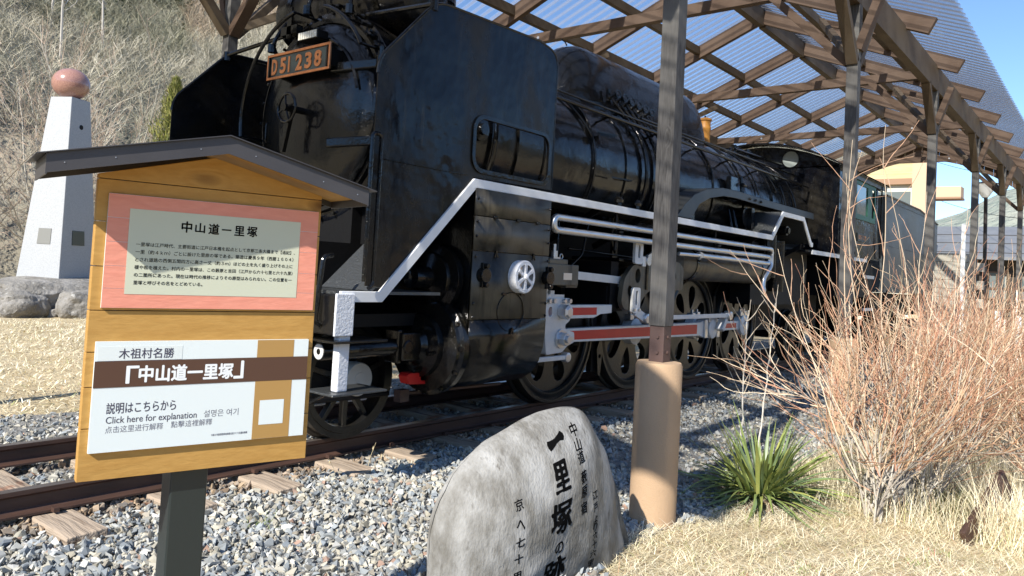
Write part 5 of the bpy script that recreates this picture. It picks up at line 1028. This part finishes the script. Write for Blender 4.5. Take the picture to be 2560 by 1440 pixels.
def bush(name, base, nst, H, spread, lean, ntw, lab, grp, rad0=.012, tw=TW):
    rad0 *= .62; nst = int(nst*1.25); ntw = int(ntw*.68)
    root = thing(name, lab, 'shrub', base, grp); st = []; tws = []
    for k in range(nst):
        a = rng.uniform(0, 2*PI); d = np.array([math.cos(a)*spread*rng.random()+lean[0], math.sin(a)*spread*rng.random()+lean[1], 1]); b = np.array(base)+[rng.normal(0, .06), rng.normal(0, .06), -.03]
        P, R_ = wander(b, d, H*rng.uniform(.35, .6), 9, .10, .02, rad0*rng.uniform(.6, 1.2), rad0*.35); c = np.array(BK[rng.integers(3)]); st.append((P, R_, c))
        for _ in range(4):
            i = rng.integers(2, 9); dd = (P[i]-P[i-1])/np.linalg.norm(P[i]-P[i-1])+rng.normal(0, .35, 3); dd[2] = abs(dd[2]); P2, R3 = wander(P[i], dd, H*rng.uniform(.2, .4), 7, .10, .04, R_[i]*.7, .003); st.append((P2, R3, c*rng.uniform(.8, 1.1)))
            for q in range(ntw):
                j = rng.integers(1, 8); d3 = (P2[j]-P2[j-1])/np.linalg.norm(P2[j]-P2[j-1])+rng.normal(0, .30, 3)+np.array([lean[0], lean[1], .15])*.4; n_ = 11; P3, R4 = wander(P2[j], d3, H*rng.uniform(.22, .62), n_, .15, .035, .0025, .0008, bud=.95)
                c0 = np.array(tw[rng.integers(len(tw))])*rng.uniform(.8, 1.2); tws.append((P3, R4, c0))
    branchset(st, M['twig'], 'stems', root, sides=5); branchset(tws, M['twig'], 'twigs', root, kind='stuff'); return root
GB = 'russet leafless shrubs beside the shelter posts'
bush('bare_shrub', (.9, -4.75, -.28), 12, 1.45, .8, (.15, .0), 11, 'russet leafless shrub lowest at the right edge behind the rusty slab', GB, .010)
bush('bare_shrub', (2.4, -3.9, -.25), 12, 1.7, .8, (.1, .0), 11, 'twiggy russet shrub in the middle of the row beyond the rock', GB, .010)
bush('bare_shrub', (-.55, -3.80, -.26), 11, 1.75, .55, (.18, .05), 9, 'tall russet leafless shrub nearest the camera, rooted beside the green strap-leaved clump', GB, .013)
bush('bare_shrub', (-.10, -4.02, -.26), 12, 1.75, .65, (.35, -.05), 9, 'dense russet leafless shrub rooted beside the shaded grey rock', GB, .013)
bush('bare_shrub', (1.5, -3.95, -.25), 12, 1.8, .7, (.15, -.05), 10, 'russet leafless shrub standing in front of the second post pier', GB, .011)
bush('bare_shrub', (1.9, -4.35, -.27), 13, 1.75, .8, (.1, -.1), 10, 'wide reddish leafless shrub at the right edge of the garden', GB, .011)
bush('bare_shrub', (3.2, -3.7, -.25), 12, 1.7, .8, (.0, -.05), 10, 'straw-tinted leafless shrub behind the second post pier', GB, .011)
bush('bare_shrub', (4.6, -4.4, -.25), 12, 1.5, .9, (.0, .0), 10, 'low spreading leafless shrub farther along the shelter near the white stake', GB, .011)
bush('bare_shrub', (6.5, -3.9, -.25), 12, 1.3, .9, (.0, .0), 9, 'far leafless shrub low beneath the grey house roof', GB, .011)
# long single wands leaning across
w = []
for p, d, L_ in (((1.2, -4.3, .2), (.6, -.25, 1.0), 2.2), ((1.0, -4.2, .1), (.9, -.25, 1.05), 2.6), ((-.5, -3.8, 0), (-.28, .5, 1.1), 1.9), ((-.5, -3.75, 0), (-.10, .15, 1.3), 2.3), ((-.3, -3.9, 0), (.1, .1, 1.3), 2.5), ((-.5, -3.7, 0), (.05, .3, 1.3), 2.4), ((-.6, -3.7, 0), (-.3, .6, 1.2), 1.7), ((-.1, -3.9, 0), (.2, .3, 1.3), 2.3), ((.3, -4, 0), (.1, .2, 1.3), 2.3), ((.8, -3.9, 0), (.1, .2, 1.3), 2.2), ((.9, -4.1, 0), (.3, .0, 1.3), 2.2), ((1.3, -4.4, 0), (.5, -.2, 1.0), 2.2), ((-.2, -4.0, 0), (.5, -.35, .9), 2.3)):
    P, R_ = wander(p, d, L_, 16, .05, .01, .006, .0016); w.append((P, R_, np.array([.62, .50, .36])))
    for i in range(4, 15, 2):
        P2, R3 = wander(P[i], P[i]-P[i-1]+rng.normal(0, .06, 3), .45, 9, .08, .02, .0025, .001, bud=.6); w.append((P2, R3, np.array([.55, .34, .22])))
o = branchset(w, M['twig'], 'arching_wands', None, sides=4, org=(.6, -4.1, -.2)); tag(o, 'long pale arching wands rising above the russet shrubs', 'branches')
# two thin saplings
for base, top, lab in (((-.02, -2.62, -.21), (.10, -2.60, 1.08), 'thin pale sapling nearer the wooden post, rising from the green clump'), ((.25, -2.68, -.21), (.42, -2.72, 1.15), 'second thin pale sapling, farther right of the wooden post')):
    root = thing('sapling', lab, 'sapling', base, 'pale saplings by the post'); b = np.array(base); t_ = np.array(top); n = 14
    P = np.array([b+(t_-b)*i/n+rng.normal(0, .006, 3) for i in range(n+1)]); R_ = np.linspace(.0085, .0025, n+1); st = [(P, R_, np.array([.66, .62, .54]))]
    for i in range(6, 14):
        for s in (-1, 1):
            if rng.random() < .85:
                d = SU*s*rng.uniform(.5, 1.1); P2, R3 = wander(P[i], (d.x, d.y+rng.normal(0, .2), .9), rng.uniform(.16, .34), 7, .10, .06, .0036, .0014, bud=.5); st.append((P2, R3, np.array([.62, .53, .40])))
                if rng.random() < .6: P3, R4 = wander(P2[3], P2[3]-P2[2]+rng.normal(0, .04, 3), .12, 5, .1, .06, .002, .001, bud=.5); st.append((P3, R4, np.array([.58, .42, .30])))
    branchset(st, M['twig'], 'stem_and_branches', root, sides=5)
# strap-leaved clump: every leaf its own part
yc = thing('strap_leaved_plant', 'bushy clump of long green strap leaves beside the tan concrete pier', 'plant', (-.62, -3.0, -.24))
for i in range(230):
    a = rng.uniform(0, 2*PI); low = i < 120; L_ = rng.uniform(.42, .86); el = rng.uniform(.2, .75) if low else rng.uniform(.7, 1.35); w0 = rng.uniform(.008, .016); r0 = rng.uniform(.0, .16)
    p = Vector((-.66+r0*math.cos(a)*1.3, -3.06+r0*math.sin(a), -.24)); d = Vector((math.cos(a)*math.cos(el), math.sin(a)*math.cos(el), math.sin(el))); sd_ = Vector((-math.sin(a), math.cos(a), rng.uniform(-.4, .4))).normalized(); V = []; n = 8
    g = rng.uniform(.10, .34)*(1.6 if low else 1)
    for k in range(n+1):
        t = k/n; q = p+d*(L_*t)+Vector((0, 0, -g*t*t*L_*1.3)); q.z = max(q.z, -.235+.006*(k % 2)+.0); ww = w0*(.75+.5*math.sin(PI*min(t*1.3, 1)))*(1-t**4*.97); V += [q-sd_*ww, q+Vector((0, 0, -ww*.35)), q+sd_*ww]
    Fq = [(3*k+j, 3*k+j+1, 3*k+j+4, 3*k+j+3) for k in range(n) for j in range(2)]
    MB().add(V, Fq).build('leaf', [M['leaf'], M['leafb'], M['leafy']][rng.choice(3, p=[.5, .28, .22])], yc, smooth=True)
x = -.62+rng.normal(0, .22, 900); y = -3.05+rng.normal(0, .16, 900); blades('dead_leaves', x, y, (.08, .28), (.0, .35), (.003, .006), [(.60,.56,.46), (.45,.40,.30), (.33,.22,.15)], [3, 2, 1])
# low evergreen tufts and small weeds at right
x = .25+rng.normal(0, .20, 2600); y = -4.12+rng.normal(0, .16, 2600); blades('green_undergrowth', x, y, (.08, .34), (.5, 1.5), (.0012, .0026), [(.16,.17,.06), (.24,.22,.09), (.30,.24,.15), (.12,.14,.06)], [4, 3, 3, 3])
for cx, cy in ((-1.9, -3.75), (-1.25, -4.15), (-.95, -4.3), (-2.3, -3.6), (-1.45, -4.45)):
    x = cx+rng.normal(0, .07, 70); y = cy+rng.normal(0, .05, 70); blades('small_weeds', x, y, (.02, .06), (.2, 1.2), (.001, .003), [(.22,.30,.08), (.38,.16,.10), (.3,.34,.1)], [3, 2, 2])
x, y = area(5200, -.6, 2.4, -4.9, -3.1); blades('tall_straw', x, y, (.12, .42), (.7, 1.5), (.0009, .002), straw, [30, 30, 30, 6, 1, 3])
x = -.35+rng.normal(0, .10, 500); y = -4.55+rng.normal(0, .10, 500); blades('tall_straw', x, y, (.2, .6), (.8, 1.5), (.001, .0025), straw, [30, 30, 30, 6, 1, 3])
boulder('garden_rock', (.02, -3.78, -.14), (.26, .17, .15), 4.4, lab='grey rock in twig shadow under the russet shrubs')
boulder('garden_rock', (-1.55, -2.62, -.21), (.14, .11, .07), 7.4, lab='flat pale rock against the foot of the tan pier')
MB().bar((-.55, -4.36, -.30), (.10, -4.50, .02), .04, .20, up=(0, .2, 1)).build('rusty_slab', M['rail'], None, org=(-.5, -4.3, -.25), bevel=.01); tag(bpy.data.objects['rusty_slab'], 'dark rusty slab edge half hidden in straw at the lower right', 'slab')
# ---------------------------------------------------------------- trees behind the obelisk
def bigtree(name, base, H, lab, seed, nb=16, col_=(.36,.32,.26), fan=.75):
    root = thing(name, lab, 'tree', base); st = []; tws = []; b = np.array(base, float)
    for k in range(nb):
        a = rng.uniform(0, 2*PI); d = np.array([math.cos(a)*fan*rng.random(), math.sin(a)*fan*rng.random(), 1.0]); P, R_ = wander(b+[rng.normal(0, .12), rng.normal(0, .12), -.2], d, H*rng.uniform(.7, 1), 14, .07, .015, .042*rng.uniform(.6, 1.2), .009); st.append((P, R_, np.array(col_)*rng.uniform(.85, 1.15)))
        for _ in range(9):
            i = rng.integers(4, 14); d2 = (P[i]-P[i-1])/np.linalg.norm(P[i]-P[i-1])+rng.normal(0, .42, 3); P2, R3 = wander(P[i], d2, H*rng.uniform(.15, .35), 8, .10, .03, R_[i]*.55, .006); st.append((P2, R3, np.array(col_)*rng.uniform(.85, 1.2)))
            for _ in range(7):
                j = rng.integers(1, 9); d3 = (P2[j]-P2[j-1])/np.linalg.norm(P2[j]-P2[j-1])+rng.normal(0, .45, 3); P3, R4 = wander(P2[j], d3, H*rng.uniform(.07, .16), 5, .12, .02, .006, .0028); tws.append((P3, R4, np.array([.40, .30, .22])*rng.uniform(.8, 1.2)))
    branchset(st, M['twig'], 'branches', root, sides=5); branchset(tws, M['twig'], 'twigs', root, kind='stuff')
bigtree('bare_tree', (2.9, 18.4, -.2), 7.2, 'large multi-stemmed leafless tree rising right behind the granite obelisk', 1, 17, (.42,.39,.32), .62)
bigtree('bare_tree', (-.4, 20.5, -.2), 6.6, 'broad leafless tree at the left edge behind the obelisk', 2, 13, (.31,.27,.21), .8)
bigtree('bare_tree', (5.2, 23, .6), 5.6, 'hazy brown leafless tree between the obelisk and the conifer', 3, 10, (.32,.26,.20), .9)
cf = thing('conifer', 'yellow-green pointed conifer beside the far smoke deflector', 'tree', (3.55, 14.6, -.2))
MB().tube([(3.55, 14.6, -.2), (3.55, 14.6, 3.4), (3.52, 14.55, 5.6)], [.09, .05, .01], 6).build('trunk', M['rock'], cf)
n = 9000; t = rng.random(n)**.75; a = rng.uniform(0, 2*PI, n); r = (1.02-t)**.85*1.45*rng.uniform(.35, 1.05, n)*(1+.25*np.sin(t*40+a*3)); c = np.stack([3.55+r*np.cos(a), 14.6+r*np.sin(a), .1+t*5.75+r*.22], -1)
d = np.stack([np.cos(a)*.6, np.sin(a)*.6, rng.uniform(.4, 1.3, n)], -1)*.10+rng.normal(0, .02, (n, 3)); s_ = np.stack([-np.sin(a), np.cos(a), rng.normal(0, .3, n)], -1)*.018
V = np.stack([c-s_, c+s_, c+d+s_*.3, c+d-s_*.3], 1).reshape(-1, 3); cl = np.array([(.30,.30,.07), (.20,.22,.05), (.38,.36,.12), (.14,.16,.04)])[rng.integers(0, 4, n)]*rng.uniform(.7, 1.2, (n, 1))
npmesh('crown', V-np.array(ORG[cf.name]), np.arange(n*4).reshape(-1, 4), M['twig'], col=np.repeat(cl, 4, 0), parent=cf)
# ================================================================ BACKGROUND, RIGHT
st_ = thing('station_building', 'low building with cream boarded curved gable, brown band and wide windows behind the shelter', 'building', (32, 4, -.2))
WB = mat('cream_boards', (.62,.53,.30), .7, c2=(.52,.43,.22), sc=3, stretch=(1,.3,3)); TAN = mat('tan_render_wall', (.60,.43,.29), .85); TW_ = mat('dark_tan', (.33,.20,.12), .7); FR = mat('pale_frames', (.62,.62,.52), .6)
B('wall', FR, st_, (32, 36, 2.4, 12, -.3, 4.0), (32, 36, 2.4, 12, 5.85, 6.2))
for i in range(6): B('cladding_board', WB, st_, (31.93-.004*(i % 2), 36, 2.4, 12, 6.45+.22*i, 6.665+.22*i))
B('brown_band', TW_, st_, (31.8, 36, 2.38, 12.1, 6.17, 6.44))
for y in (2.5, 4.1, 5.7, 7.3, 8.9):
    w_ = B('window', FR, st_, (31.96, 32.06, y, y+.08, 4.0, 5.85), (31.96, 32.06, y+1.5, y+1.58, 4.0, 5.85), (31.96, 32.06, y+.08, y+1.5, 4.9, 5.0), (31.96, 32.06, y+.08, y+1.5, 4.0, 4.06))
    B('pane', M['glass'], w_, (32.0, 32.02, y+.08, y+1.5, 4.06, 4.9), (32.0, 32.02, y+.08, y+1.5, 5.0, 5.85))
B('column', TAN, st_, (31.2, 32.2, 1.60, 2.39, -.3, 7.9)); B('canopy_beam', TAN, st_, (31.4, 32.2, .50, 1.60, 5.50, 5.97)); B('canopy_soffit', TW_, st_, (31.3, 32.3, .48, 1.60, 5.42, 5.497))
hs = thing('house', 'long low house with grey metal roof beyond the shelter', 'house', (38, 0, -.2)); GR = mat('grey_metal_roof', (.16,.17,.185), .5, c2=(.20,.21,.22), sc=2)
MB().add([(36, -9, 3.15), (36, 4.5, 3.15), (41, 4.5, 4.95), (41, -9, 4.95), (36, -9, 3.0), (36, 4.5, 3.0), (41, 4.5, 4.8), (41, -9, 4.8)], [(0, 1, 2, 3), (4, 7, 6, 5), (0, 4, 5, 1), (1, 5, 6, 2), (2, 6, 7, 3), (3, 7, 4, 0)]).build('roof', GR, hs)
B('roof_seam', mat('seam_dark', (.05,.05,.055), .6), hs, *[(36.0+dx, 36.06+dx, -9, 4.5, 3.165+dx*.36, 3.19+dx*.36) for dx in (.5, 2.0, 3.4)])
B('wall', mat('dark_wall', (.05,.042,.035), .8), hs, (37, 41, -8.8, 4.3, -.3, 3.3)); 
for y in (-5, -3.6, -2.2, -.8, .6): 
    w_ = B('window', mat('brown_frame', (.16,.11,.08), .7) if 'brown_frame' not in bpy.data.materials else bpy.data.materials['brown_frame'], hs, (36.94, 37, y, y+.07, 1.2, 2.4), (36.94, 37, y+.9, y+.97, 1.2, 2.4), (36.94, 37, y, y+.97, 2.4, 2.47), (36.94, 37, y, y+.97, 1.13, 1.2)); B('pane', M['glass'], w_, (36.97, 36.98, y+.07, y+.9, 1.2, 2.4))
lm = thing('street_lamp', 'street lamp with inverted glass cone head on a brown pole beyond the shelter', 'street lamp', (22, -1.64, -.2))
MB().cyl((22, -1.64, -.2), (22, -1.60, 4.45), .055, 12).build('pole', mat('lamp_brown', (.03,.024,.022), .5), lm); MB().lathe([(.09, 4.42), (.36, 4.84)], (22, -1.58, 0), (0, 0, 1), 24).build('glass_cone', mat('frosted_glass', (.80,.83,.84), .3), lm, smooth=True)
MB().lathe([(.02, 4.95), (.37, 4.87), (.37, 4.845), (0, 4.84)], (22, -1.58, 0), (0, 0, 1), 24).cyl((22, -1.58, 4.4), (22, -1.58, 4.85), .06, 10).build('lamp_cap', bpy.data.materials['lamp_brown'], lm, smooth=True)
BL = mat('beige_blocks', (.48,.45,.37), .9); wl = thing('block_wall', 'beige concrete block wall end behind the white stake', 'wall', (14.5, -2.0, -.2))
for r in range(12):
    for k in range(3): yy = -2.55+.42*k+(.21 if r % 2 else 0); B('block', BL, wl, (14.3, 14.5, yy, yy+.405, -.25+.21*r, -.05+.21*r))
sk = MB().box(10.0, 10.05, -2.79, -2.72, -.25, 2.62).build('white_stake', mat('white_post', (.75,.78,.78), .5), None, org=(10, -2.75, -.25), bevel=.004); tag(sk, 'tall thin white post in front of the block wall', 'post')
for i, (x, y, h, w_, lab) in enumerate(((13, -3.35, 1.45, .03, 'thin white pole under the street lamp'), (12, -3.15, 1.0, .09, 'short white marker post right of the tall white post'), (11, -3.35, .85, .06, 'pale short post at the right among the shrubs'), (11, -3.6, .95, .07, 'white square post farthest right among the shrubs'))):
    o = MB().box(x, x+w_, y, y+w_, -.25, h).build('marker_post', bpy.data.materials['white_post'], None, org=(x, y, -.25), bevel=.004); tag(o, lab, 'post')
fc = thing('wooden_fence', 'weathered brown slatted fence under the grey house roof', 'fence', (26, -3, -.2))
for i in range(26): B('slat', M['beamx'], fc, (26, 26.03, -8+.32*i, -8+.32*i+.12, .1, 1.95+.25*rng.random()))
B('fence_rail', BM, fc, (26.03, 26.08, -8, .3, .5, .6), (26.03, 26.08, -8, .3, 1.5, 1.6))
for p0, p2, lab_ in (((45, 4, 9.2), (25, -5, 5.6), 'upper thin wire crossing the sky beyond the shelter'), ((45, 4.5, 7.2), (25, -5, 3.9), 'lower thin wire crossing the sky just above the house roof')):
    o = MB().tube([tuple(Vector(p0).lerp(Vector(p2), t)+Vector((0, 0, -.5*math.sin(PI*t)))) for t in [i/12 for i in range(13)]], .012, 4).build('overhead_wire', KD, None, org=p0); tag(o, lab_, 'wire', 'overhead wires')
